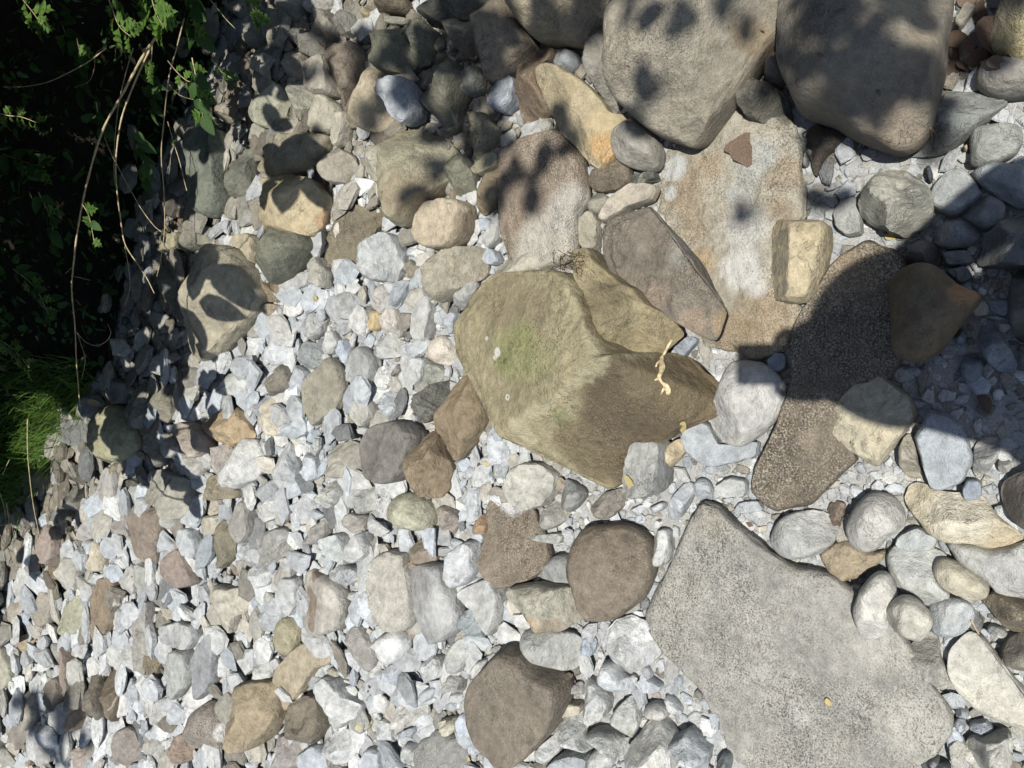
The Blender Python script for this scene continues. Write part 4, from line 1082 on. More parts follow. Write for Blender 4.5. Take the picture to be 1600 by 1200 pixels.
PROTO = [chip_proto(40 + i, i % 4 != 0) for i in range(30)]
PAL = [(208, 209, 207, 6), (198, 200, 200, 6), (215, 213, 206, 7), (184, 186, 186, 3), (174, 169, 156, 2.6), (190, 182, 164, 2.0), (152, 144, 128, 1.2), (200, 190, 170, 1.3), (130, 122, 108, .8), (190, 196, 201, 2.2), (124, 125, 124, .8), (160, 140, 115, .3), (226, 225, 218, 4)]
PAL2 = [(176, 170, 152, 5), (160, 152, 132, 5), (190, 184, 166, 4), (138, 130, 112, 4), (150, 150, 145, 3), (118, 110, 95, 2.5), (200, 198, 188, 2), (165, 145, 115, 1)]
PALC2 = np.array([np.array(alb(p[:3])) * .8 for p in PAL2]); PALW2 = np.array([p[3] for p in PAL2]); PALW2 = PALW2 / PALW2.sum()  # tan stones, darkened in colour to deepen the shade along the bank
PALC = np.array([np.array(alb(p[:3])) * np.array([.97, 1.0, 1.03]) for p in PAL]); PALW = np.array([p[3] for p in PAL]); PALW = PALW / PALW.sum()

def scatter_gravel():
    x0, y0, x1, y1, res = -2.3, -0.35, 2.2, 4.3, 0.006
    nx, ny = int((x1 - x0) / res), int((y1 - y0) / res)
    occ = np.zeros((ny, nx), bool)
    gx, gy = np.meshgrid(x0 + (np.arange(nx) + .5) * res, y0 + (np.arange(ny) + .5) * res)
    for poly, zt in FOOT:
        c = poly.mean(0)
        p = c + (poly - c) * (0.92 if np.ptp(poly[:, 0]) > .3 else (.83 if c[1] > .75 else .88))
        a = np.clip(((p.min(0) - (x0, y0)) / res).astype(int), 0, (nx, ny)); b = np.clip(((p.max(0) - (x0, y0)) / res).astype(int) + 1, 0, (nx, ny))
        if (b <= a).any(): continue
        sub = np.column_stack([gx[a[1]:b[1], a[0]:b[0]].ravel(), gy[a[1]:b[1], a[0]:b[0]].ravel()])
        m = inside(p, sub).reshape(b[1] - a[1], b[0] - a[0])
        occ[a[1]:b[1], a[0]:b[0]] |= m
    stone_occ = occ.copy()
    items = []
    r = np.random.default_rng(77)
    def in_view(x, y, m=90):
        px, py, w = P((x, y, 0.0))
        return -m < px < 1600 + m and -m < py < 1200 + m
    # from coarse to fine; stones get coarser towards the far bank
    for pas, (lo, hi, tries, keep) in enumerate(((.026, .052, 10000, .36), (.016, .029, 36000, .5), (.009, .018, 90000, .60), (.0065, .012, 200000, .62), (.004, .007, 200000, .55))):
        nearpass = pas >= 3
        X = r.uniform(-1.0, 1.15, tries) if nearpass else r.uniform(x0, x1, tries); Y = r.uniform(-.3, 1.9, tries) if nearpass else r.uniform(y0, y1, tries); S = r.uniform(lo, hi, tries)
        for x, y, s in zip(X, Y, S):
            if not in_view(x, y): continue
            if pas == 0 and y < 0.95 + .25 * x: continue
            if pas == 1 and y < .75 and r.random() < .75: continue
            s *= 0.85 + .16 * max(0, y - .5)
            if pas == 2 and y > 1.3 and r.random() < .2: continue
            if pas == 4 and y > 1.5: continue
            i, j = int((x - x0) / res), int((y - y0) / res)
            k = max(1, int(s * keep / res))
            if i - k < 0 or j - k < 0 or i + k >= nx or j + k >= ny: continue
            w = occ[j - k:j + k + 1, i - k:i + k + 1]
            if occ[j, i] or w.mean() > (.30 if pas == 0 else (.12 if pas == 1 else .2)): continue
            w[:] = True
            items.append((x, y, s, pas))
    # a bottom layer of grit that pays no heed to the rest
    m = 52000
    X = r.uniform(x0, x1, m); Y = r.uniform(y0, y1, m)
    X[:22000] = r.uniform(-1.0, 1.15, 22000); Y[:22000] = r.uniform(-.3, 1.5, 22000)
    for x, y in zip(X, Y):
        if not in_view(x, y, 40): continue
        i, j = int((x - x0) / res), int((y - y0) / res)
        if 0 <= i < nx and 0 <= j < ny and not stone_occ[j, i]:
            items.append((x, y, r.uniform(.0035, .008) * (1 + .4 * max(0, y - 1)), 5))
    arr = np.array(items)
    zg = ground_z(arr[:, :2]); bd = beyond(arr[:, :2])
    keepm = (bd < .03) | ((bd < .22) & (r.random(len(arr)) < .10) & (arr[:, 0] > .1))
    arr, zg, bdk = arr[keepm], zg[keepm], bd[keepm]
    ci2 = r.choice(len(PAL2), len(arr), p=PALW2)
    Vs, Ts, Cs, base = [], [], [], 0
    # the pieces that show largest are stones of their own
    px_ = np.array([P((q[0], q[1], .02)) for q in arr[:, :2]])
    vis = (px_[:, 0] > 5) & (px_[:, 0] < 1595) & (px_[:, 1] > 5) & (px_[:, 1] < 1195) & (bdk < -.02)
    show = np.where(vis, arr[:, 2] / px_[:, 2], 0)
    single = np.zeros(len(arr), bool); single[np.argsort(-show)[:170]] = True
    pid = r.integers(0, len(PROTO), len(arr)); ci = r.choice(len(PAL), len(arr), p=PALW)
    for q in range(len(PROTO)):
        sel = np.where(pid == q)[0]
        if not len(sel): continue
        V, T = PROTO[q]
        k = len(sel)
        s = arr[sel, 2]; ang = r.uniform(0, 2 * math.pi, k); far = np.clip(arr[sel, 1] - .8, 0, 2)
        # flakes lean up-stream a little, more so among the coarse far stones
        tx = r.normal(0, .12, k); ty = r.normal(0, .12, k) - .03 * far
        ca, sa = np.cos(ang), np.sin(ang)
        X = V[None, :, 0] * ca[:, None] - V[None, :, 1] * sa[:, None]
        Y = V[None, :, 0] * sa[:, None] + V[None, :, 1] * ca[:, None]
        Z = np.broadcast_to(V[None, :, 2], X.shape) * np.where(arr[sel, 3] == 0, r.uniform(.45, .9, k), 1.0)[:, None] + X * tx[:, None] + Y * ty[:, None]
        jit = 1 + r.normal(0, .06, (k, len(V)))
        st = r.uniform(.75, 1.3, k)[:, None]
        X = X * s[:, None] * jit * st + arr[sel, 0][:, None]; Y = Y * s[:, None] * jit / st + arr[sel, 1][:, None]
        lift = np.where(arr[sel, 3] < 2, r.uniform(.1, .9, k) * s, np.where(arr[sel, 3] < 5, r.uniform(-.1, .6, k) * s, -.1 * s))
        Z = Z * s[:, None] + zg[sel][:, None] + lift[:, None]
        XYZ = np.stack([X, Y, Z], -1)
        SEL = sel
        Ts.append((T[None] + (np.arange(k) * len(V))[:, None, None] + base).reshape(-1, 3))
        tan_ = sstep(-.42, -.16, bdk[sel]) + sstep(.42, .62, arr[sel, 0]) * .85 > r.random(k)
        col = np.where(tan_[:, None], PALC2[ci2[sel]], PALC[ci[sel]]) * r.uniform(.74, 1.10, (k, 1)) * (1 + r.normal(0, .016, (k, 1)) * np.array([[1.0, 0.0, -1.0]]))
        for w_ in np.where(single[SEL])[0]:
            gi = SEL[w_]; ctr = np.array([arr[gi, 0], arr[gi, 1], zg[gi]])
            o = mesh_obj("stone", XYZ[w_] - ctr, [tuple(t) for t in T.tolist()], M_STONE, None, False, tuple(ctr))
            cc = np.clip(col[w_], .01, .66)
            o.color = (cc[0], cc[1], cc[2], 1); o["kind"] = "thing"
            o["speckle"] = .25; o["dust"] = .2; o["strata"] = .12; o["vein"] = 0.0
            srgb = np.clip((np.clip(cc / .70, 0, 1)) ** (1 / 2.2) * 255, 0, 255)
            dxy = XYZ[w_][:, :2] - XYZ[w_][:, :2].mean(0)
            STONE_INFO.append(dict(o=o, short="", label="", rgb=tuple(srgb), c=px_[gi, :2], size=float(arr[gi, 2] * 1.9), asp=_aspect(dxy), typ='a' if gi % 2 else 's', h=.03))
        keep_ = ~single[SEL]
        k = int(keep_.sum())
        Ts[-1] = (T[None] + (np.arange(k) * len(V))[:, None, None] + base).reshape(-1, 3)
        Vs.append(XYZ[keep_].reshape(-1, 3))
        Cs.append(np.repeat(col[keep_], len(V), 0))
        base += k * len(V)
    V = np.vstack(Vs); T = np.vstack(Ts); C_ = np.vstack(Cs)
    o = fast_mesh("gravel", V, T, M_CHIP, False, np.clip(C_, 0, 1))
    tag(o, "loose pale slate gravel filling every gap between the larger stones", "gravel", None, "stuff")
    print("gravel pieces", len(arr), "tris", len(T))
scatter_gravel()
label_small()
# ------------------------------------------------------------------ leaves and plants
def leaf_shape(kind, seed=0):
    """outline of one leaf lying in XY, stalk at the origin, tip at (1, 0)"""
    r = np.random.default_rng(seed)
    if kind == 'ovate':
        u = np.array([0, .08, .22, .42, .62, .8, .93, 1.0]); w = np.array([.0, .16, .27, .31, .26, .17, .07, 0])
        w = w * (1 + r.normal(0, .05, len(w)))
    elif kind == 'delta':
        u = np.array([0, .02, .10, .28, .5, .75, .9, 1.0]); w = np.array([.10, .30, .42, .31, .29, .13, .07, 0])
    elif kind == 'narrow':
        u = np.array([0, .12, .35, .6, .85, 1.0]); w = np.array([0, .07, .11, .10, .05, 0])
    else:
        # feathered with pointed lobes
        u = np.array([0, .10, .16, .36, .42, .32, .62, .68, .54, .82, .84, .72, .88, 1.0])
        w = np.array([.012, .02, .05, .34, .30, .06, .38, .32, .07, .22, .17, .07, .06, 0])
    return u, w

def leaf_mesh(name, kind, mat, seed=0, curl=.25, fold=.25):
    u, w = leaf_shape(kind, seed)
    n = len(u)
    V, Fc = [], []
    for i in range(n):
        z = -curl * u[i] ** 2
        V += [(u[i], 0, z), (u[i], w[i], z + fold * w[i]), (u[i], -w[i] * .94, z + fold * w[i])]
    for i in range(n - 1):
        a, b_ = 3 * i, 3 * (i + 1)
        Fc += [(a, b_, b_ + 1, a + 1), (a, a + 2, b_ + 2, b_)]
    me = bpy.data.meshes.new(name)
    me.from_pydata(V, [], Fc)
    me.polygons.foreach_set("use_smooth", np.ones(len(me.polygons), bool))
    me.materials.append(mat)
    return me

FEATHER = [leaf_mesh("feathered_leaf", 'feather', M_LEAF, i, .3, .3) for i in range(3)]
OVATE = [leaf_mesh("ovate_leaf", 'ovate', M_LEAF_DARK, i, .25, .3) for i in range(3)]

def basis(d, roll=0.0):
    d = Vector(d).normalized()
    up = Vector((0, 0, 1)) if abs(d.z) < .95 else Vector((0, 1, 0))
    y = up.cross(d).normalized(); z = d.cross(y)
    m = Matrix(((d.x, y.x, z.x), (d.y, y.y, z.y), (d.z, y.z, z.z)))
    return m @ Matrix.Rotation(roll, 3, 'X')

def add_leaf(me, parent, name, pos, d, size, roll=0.0, mat=None):
    o = bpy.data.objects.new(name, me)
    COL.objects.link(o)
    o.parent = parent
    m = basis(d, roll).to_4x4()
    m = m @ Matrix.Diagonal((size, size, size, 1))
    m.translation = Vector(pos) - Vector(parent.location)
    o.matrix_basis = m
    return o

LIT = []       # points that the photograph shows in full sun although they stand in the shade

def sprig(name, label, cat, pix, t, leaves, size, meshes, stem_r=.0016, lit=False, seed=0, mat=M_STRAW, per=1):
    """a shoot: pixel path with distances, leaves at the given fractions of the path"""
    r = np.random.default_rng(seed)
    ts = np.linspace(t[0], t[1], len(pix))
    pts = np.array([R(x, y, q) for (x, y), q in zip(pix, ts)])
    c = curve_pts(pts, 6)
    root = empty(name, tuple(c[0]))
    tag(root, label, cat, "shoots hanging from the bank")
    v, f = tube(c - c[0], np.linspace(stem_r, stem_r * .5, len(c)), 5)
    mesh_obj("stem", v, f, mat, root)
    for k, fr in enumerate(leaves):
        i = int(fr * (len(c) - 1)); i = min(max(i, 1), len(c) - 2)
        tg = c[i + 1] - c[i - 1]; tg /= np.linalg.norm(tg)
        for q in range(per):
            side = np.cross(tg, (0, 0, 1)) * (1 if (k + q) % 2 else -1)
            d = tg * .6 + side * r.uniform(.5, 1.1) + np.array([0, 0, r.uniform(-.2, .35)])
            add_leaf(meshes[int(r.integers(0, len(meshes)))], root, "leaf", c[i], d, size * r.uniform(.7, 1.2), r.uniform(-.5, .5))
        if lit: LIT.append(c[i])
    return root

fr = np.linspace
sprig("mugwort", "bright green feathered shoot catching the sun at the top of the dark bank", "plant", [(215, -60), (232, -20), (243, 18), (256, 44)], (.72, .74), fr(.3, 1, 6), .070, FEATHER, lit=True, seed=1, per=2)
sprig("mugwort", "green feathered shoot with small leaves left of the brightest shoot", "plant", [(150, -50), (172, 5), (186, 40), (205, 58)], (.74, .76), fr(.35, 1, 5), .050, FEATHER, lit=True, seed=2, per=2)
sprig("mugwort", "half-lit green shoot in the topmost left corner", "plant", [(10, -60), (30, -10), (52, 20), (66, 40)], (.70, .74), fr(.3, 1, 5), .055, FEATHER, lit=True, seed=3, per=2)
sprig("mugwort", "bright green weed growing between the top stones and the bank", "plant", [(372, -60), (385, -20), (394, 12), (404, 34)], (.86, .90), fr(.2, 1, 7), .036, FEATHER, lit=True, seed=4, per=2)
sprig("mugwort", "small green rosette in front of the thick dry stem", "plant", [(238, 70), (236, 95), (231, 118)], (.80, .82), fr(.5, 1, 5), .030, FEATHER, lit=True, seed=5, per=2)
sprig("broadleaf_shoot", "dark green broad-leaved shoot behind the dry stems", "plant", [(236, 110), (240, 138), (238, 168)], (.86, .88), fr(.3, 1, 6), .055, OVATE, seed=6, per=2)
sprig("broadleaf_shoot", "shaded broad-leaved shoot crossed by the main dry stem", "plant", [(150, 160), (156, 190), (165, 212)], (.86, .88), fr(.3, 1, 5), .050, OVATE, seed=7, per=2)
sprig("broadleaf_shoot", "green broad-leaved shoot hanging beside the middle of main dry stem", "plant", [(128, 318), (138, 335), (144, 360), (148, 384)], (.78, .80), fr(.2, 1, 6), .050, [FEATHER[0], OVATE[0], OVATE[1]], lit=True, seed=8, per=1)
sprig("mugwort", "low green shoot lit at the left picture edge above the dark hollow", "plant", [(-20, 172), (10, 180), (34, 183), (58, 192)], (.76, .80), fr(.3, 1, 6), .034, FEATHER, lit=True, seed=9, per=2)
sprig("mugwort", "thin pale green shoot between the two hanging dry stems", "plant", [(262, 95), (276, 112), (292, 126), (304, 128)], (.84, .86), fr(.3, 1, 6), .032, FEATHER, lit=True, seed=10, per=1)
sprig("mugwort", "small green tuft lit just left of the stone edge near the top", "plant", [(330, 92), (342, 108), (352, 116), (364, 124)], (.90, .93), fr(.3, 1, 5), .024, FEATHER, lit=True, seed=12, per=2)

for q, (path, sz, lab) in enumerate((
    ([(60, -60), (85, 10), (110, 70)], .07, "dim leafy shoot left of the twin bright shoots"), ([(-30, 60), (20, 75), (60, 100)], .06, "dim leafy shoot under the left corner shoot"),
    ([(120, 60), (130, 110), (126, 150)], .06, "shaded leafy shoot above the arching dry stem"), ([(290, -40), (300, 20), (310, 60)], .06, "shaded leafy shoot right of the brightest shoot"),
    ([(-20, 230), (30, 250), (70, 262)], .06, "dim leafy shoot low under the left edge shoot"), ([(60, 300), (80, 345), (86, 390)], .055, "barely lit shoot left of the main dry stem"),
    ([(20, 420), (55, 450), (80, 500)], .05, "lowest dim shoot of the dark hollow"), ([(300, 90), (310, 140), (318, 190)], .05, "dim shoot against the stone edge"),
    ([(-20, 520), (20, 545), (50, 580)], .05, "dim shoot just above the grass tufts"), ([(210, 200), (222, 240), (226, 285)], .05, "dim shoot behind the second dry stem"))):
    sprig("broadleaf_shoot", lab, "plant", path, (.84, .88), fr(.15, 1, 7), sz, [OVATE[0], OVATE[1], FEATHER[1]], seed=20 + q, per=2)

# dry stems that hang over the dark hollow
def dry_stem(label, pix, t, r0, r1, mat=M_STRAW, twigs=(), name="dry_stem", lit=True):
    ts = np.linspace(t[0], t[1], len(pix))
    pts = np.array([R(x, y, q) for (x, y), q in zip(pix, ts)])
    c = curve_pts(pts, 7)
    root = empty(name, tuple(c[0]))
    tag(root, label, "stem", "dry stems over the bank")
    rad = np.linspace(r0, r1, len(c))
    rad = rad * (1 + .18 * np.sin(np.arange(len(c)) * 1.9))
    v, f = tube(c - c[0], rad, 7)
    mesh_obj("stalk", v, f, mat, root)
    for tw in twigs:
        tp = np.array([R(x, y, t[0] + (t[1] - t[0]) * .7) for x, y in tw])
        cc = curve_pts(tp, 6)
        v, f = tube(cc - c[0], np.linspace(r1 * .8, r1 * .45, len(cc)), 5)
        mesh_obj("twig", v, f, mat, root)
    if lit:
        for p in c[2::9]: LIT.append(p)
    return root

dry_stem("long pale dry stem hanging down across the dark hollow", [(250, 48), (222, 90), (195, 140), (160, 205), (136, 285), (122, 355), (114, 420), (112, 455), (117, 510), (119, 560), (122, 600), (125, 636)], (.80, .84), .0036, .0014,
         twigs=[[(114, 417), (107, 423), (102, 428)], [(117, 432), (130, 435), (141, 438)], [(119, 518), (132, 533), (150, 540), (166, 533), (173, 520), (168, 506)], [(121, 520), (127, 540), (133, 562), (128, 592)], [(114, 488), (112, 490)], [(118, 468), (126, 477)]])
dry_stem("second dry stem bending sideways at its free end", [(235, 75), (212, 125), (190, 185), (181, 250), (183, 300), (188, 340), (195, 380), (213, 410), (228, 432), (241, 458)], (.84, .86), .0026, .0012, twigs=[[(195, 385), (201, 420), (203, 450), (195, 478)]])
dry_stem("arching thin dry stem reaching the left picture edge", [(166, 75), (140, 95), (110, 112), (75, 128), (40, 135), (4, 136)], (.78, .76), .0016, .0008, twigs=[[(166, 72), (150, 84), (147, 108), (138, 128), (115, 137)]])
dry_stem("straight thin stem falling past the stones' edge", [(288, 28), (276, 75), (264, 120), (257, 180), (252, 240), (256, 300), (257, 360), (250, 410), (245, 432)], (.86, .88), .0020, .0010, twigs=[[(262, 130), (280, 148), (305, 156), (332, 158)]])
dry_stem("short pale stem slanting between bank and top stones", [(325, -5), (340, 14), (355, 32), (369, 46)], (.90, .93), .0014, .0010)
dry_stem("crooked grey stem crossing behind the second dry stem", [(160, 205), (170, 232), (185, 262), (200, 290), (220, 325), (240, 352), (252, 362)], (.90, .90), .0016, .0010)
dry_stem("thin stem ending in a pale frayed tip", [(262, 190), (272, 225), (280, 250), (286, 275), (292, 298)], (.90, .91), .0012, .0014)
dry_stem("faint shaded stem parallel to the main dry stem", [(208, 75), (195, 120), (186, 160), (180, 210), (178, 265), (180, 290)], (.88, .88), .0014, .0010, lit=False)
dry_stem("bent thin straw standing in front of pale stones at the left", [(43, 655), (43, 700), (45, 730), (50, 775), (57, 815), (66, 850), (80, 872)], (.88, .99), .0019, .0011, lit=False)
dry_stem("short straw leaning in the grass", [(4, 742), (10, 728), (15, 718)], (.92, .92), .0014, .0010, lit=False)
for q, (a, b_) in enumerate((((0, 770), (10, 830)), ((10, 785), (12, 850)), ((-6, 822), (12, 818)), ((2, 850), (26, 872)), ((14, 800), (22, 870)), ((0, 835), (20, 880)))):
    dry_stem(["short dry straw upright at the left edge", "thin dry straw beside the left edge stones", "broken pale straw lying level at the left edge", "slanting brown straw over dark rubble", "long brown straw under the bent straw", "lowest brown straw at the left edge"][q],
             [a, ((a[0] + b_[0]) / 2 + 3, (a[1] + b_[1]) / 2), b_], (.93, .98), .0014, .0009, M_STRAW if q < 3 else M_TWIG, lit=False)

# grass tuft at the foot of the bank
def grass(n, region, length, mat, label, seed):
    r = np.random.default_rng(seed)
    V, T = [], []
    k = 0
    while k < n:
        px, py = r.uniform(region[0], region[2]), r.uniform(region[1], region[3])
        g = W(px, py, 0.03)[:2]
        if beyond([g])[0] < -.04 + .05 * r.random(): continue
        z = gz(*g)
        p = np.array([g[0], g[1], z - .01])
        ln = r.uniform(*length); an = r.uniform(0, 2 * math.pi); lean = r.uniform(.15, .8)
        d = np.array([math.cos(an) * lean - .25, math.sin(an) * lean - .25, 1.0]); d /= np.linalg.norm(d)
        sd = np.cross(d, r.normal(0, 1, 3)); sd /= np.linalg.norm(sd)
        w = r.uniform(.0016, .0036)
        droop = np.array([d[0], d[1], -.9]) * r.uniform(.1, .6)
        b0 = len(V)
        for s in (0, .35, .7, 1.0):
            c = p + d * ln * s + droop * ln * s * s * .6
            ww = w * (1 - s * .85)
            V += [c - sd * ww, c + sd * ww]
        for s in range(3):
            a = b0 + 2 * s
            T += [(a, a + 1, a + 3), (a, a + 3, a + 2)]
        k += 1
    o = fast_mesh("grass", np.array(V), np.array(T), mat, True)
    tag(o, label, "grass", None, "stuff")
grass(3800, (-80, 560, 135, 800), (.05, .15), M_GRASS, "tufts of fine green grass at the foot of the shaded bank", 3)
LITG = []
for q in ((80, 690), (100, 700), (60, 720), (30, 700), (20, 650), (55, 770), (95, 720), (70, 665), (40, 640), (110, 680), (75, 740), (45, 690), (10, 700), (90, 660), (120, 720)):
    LITG.append(R(q[0], q[1], .93))

# dim tangle of leaves on the bank itself
def undergrowth():
    r = np.random.default_rng(8)
    V, T = [], []
    u, w = leaf_shape('ovate', 4)
    k = 0
    while k < 8000:
        px, py = r.uniform(-260, 420), r.uniform(-330, 640)
        g = W(px, py, 0)[:2]
        b_ = beyond([g])[0]
        if b_ < .05 or r.random() > .35 + b_ * 1.2: continue
        z = gz(*g)
        hh = r.uniform(0, .16) * min(1, b_ * 2.5)
        p = np.array([g[0], g[1], z + hh])
        ln = r.uniform(.015, .05)
        d = r.normal(0, 1, 3); d[2] = d[2] * .5 - .1; d /= np.linalg.norm(d)
        sd = np.cross(d, (r.normal(0, .4), r.normal(0, .4), 1)); sd /= np.linalg.norm(sd)
        b0 = len(V)
        wid = r.choice([.35, .6, 1.0])
        for ui, wi in zip(u[::2], w[::2]):
            c = p + d * ln * ui + np.array([0, 0, -.2 * ln * ui * ui])
            V += [c - sd * wi * ln * wid, c + sd * wi * ln * wid]
        for s in range(len(u[::2]) - 1):
            a = b0 + 2 * s
            T += [(a, a + 1, a + 3), (a, a + 3, a + 2)]
        k += 1
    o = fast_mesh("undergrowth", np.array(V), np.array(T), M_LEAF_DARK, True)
    tag(o, "dim tangle of small leaves covering the shaded bank", "undergrowth", None, "stuff")
undergrowth()

# ------------------------------------------------------------------ overhanging shrub and tall tree (outside the frame): their leaves throw the shade
def hits_lit(p, rad=.05):
    bad = np.zeros(len(p), bool)
    for q, rad in [(a, rad) for a in LITA] + [(np.array(a), .08) for a in LITG]:
        v = p - q
        s = v @ SUN
        d = np.linalg.norm(v - s[:, None] * SUN, axis=1)
        bad |= (s > 0) & (d < rad)
    return bad
LITA = np.array(LIT)

def leaf_cloud(name, pos, dirs, size, mat, parent, seed, wid=1.0):
    r = np.random.default_rng(seed)
    u, w = leaf_shape('ovate', 2)
    k = len(pos)
    nrm = np.column_stack([r.normal(0, .38, k), r.normal(0, .38, k), np.ones(k)])
    side = np.cross(nrm, dirs); side /= np.linalg.norm(side, axis=1)[:, None] + 1e-9
    V = np.zeros((k, 2 * len(u), 3))
    for i, (ui, wi) in enumerate(zip(u, w)):
        c = pos + dirs * (size * (ui - .5))[:, None]
        c[:, 2] -= size * .15 * ui * ui
        V[:, 2 * i] = c - side * (size * max(wi, .006) * wid)[:, None]; V[:, 2 * i + 1] = c + side * (size * max(wi, .006) * wid)[:, None]
    T = []
    for s in range(len(u) - 1):
        a = 2 * s; T += [(a, a + 1, a + 3), (a, a + 3, a + 2)]
    T = (np.array(T)[None] + (np.arange(k) * 2 * len(u))[:, None, None]).reshape(-1, 3)
    o = fast_mesh(name, V.reshape(-1, 3) - np.array(parent.location), T, mat, True)
    o.parent = parent
    o["kind"] = "stuff"
    return o

def visible_from_camera(p, m=60):
    d = p - CAM
    w = d @ FW
    px = 800 - F * (d @ UP) / w; py = 600 - F * (d @ RT) / w
    return (w > 0) & (px > -m) & (px < 1600 + m) & (py > -m) & (py < 1200 + m)

def rand_dirs(r, k, zs=.25):
    d = r.normal(0, 1, (k, 3)); d[:, 2] *= zs
    return d / np.linalg.norm(d, axis=1)[:, None]

def branch_to(root, pts, r0, r1, name="branch", mat=M_BARK):
    c = curve_pts(np.array(pts), 6)
    v, f = tube(c - np.array(root.location), np.linspace(r0, r1, len(c)), 7)
    return mesh_obj(name, v, f, mat, root)

def canopy():
    r = np.random.default_rng(21)
    bx, by = 1.75, 3.35
    root = empty("overhanging_shrub", (bx, by, gz(bx, by)))
    tag(root, "dense leafy shrub overhanging the bank and darkening the hollow under it", "shrub")
    b0 = np.array([bx, by, gz(bx, by) - .05])
    branch_to(root, [b0, b0 + (-.1, -.1, .5), b0 + (-.25, -.25, 1.0)], .05, .03, "trunk")
    for e in ((.9, 2.5, 1.75), (.3, 2.9, 1.8), (1.5, 2.2, 1.7), (-.2, 3.2, 1.75), (1.9, 2.7, 2.1)):
        branch_to(root, [b0 + (-.2, -.2, .8), (b0 + (-.2, -.2, 1.0)) * .5 + np.array(e) * .5 + (0, 0, .15), e], .018, .005)
    pos = []
    # leaves whose shade falls on the ground past the edge of the bank
    m = 60000
    gx = r.uniform(-1.6, 3.2, m); gy = r.uniform(1.2, 5.2, m)
    g = np.column_stack([gx, gy, np.zeros(m)])
    bd = beyond(g[:, :2])
    edge = .16 * vnoise(np.column_stack([g[:, :2] * 4.5, gx * 0]), 31) + .10 * vnoise(np.column_stack([g[:, :2] * 11, gx * 0]), 32)
    dens = np.where(bd > -.06 + edge, .42, np.where(bd > -.20 + edge, .20, np.where(bd > -.30 + edge, .030, 0.0)))
    sel = r.random(m) < dens
    g = g[sel]; bd = bd[sel]
    h = np.where(bd > .1, r.uniform(.75, 2.3, len(g)), r.uniform(.55, 1.3, len(g)))
    p = g + SUN * (h / SUN[2])[:, None]
    for _ in range(14):
        v = visible_from_camera(p)
        if not v.any(): break
        h = np.where(v, h + .15, h); p = g + SUN * (h / SUN[2])[:, None]
    p = p[~visible_from_camera(p)]
    p = p[~hits_lit(p, .036)]
    q = np.column_stack([r.uniform(-.6, 3.4, 5200), r.uniform(2.6, 5.4, 5200), r.uniform(1.7, 3.2, 5200)])
    q = q[(beyond(q[:, :2] - SUN[None, :2] * (q[:, 2:] / SUN[2])) > .25)]
    q = q[~visible_from_camera(q)]
    q = q[~hits_lit(q, .045)]
    p = np.vstack([p, q])
    dirs = rand_dirs(r, len(p))
    leaf_cloud("foliage", p, dirs, r.uniform(.075, .125, len(p)), M_CANOPY, root, 5, 1.05)
    print("canopy leaves", len(p))
canopy()

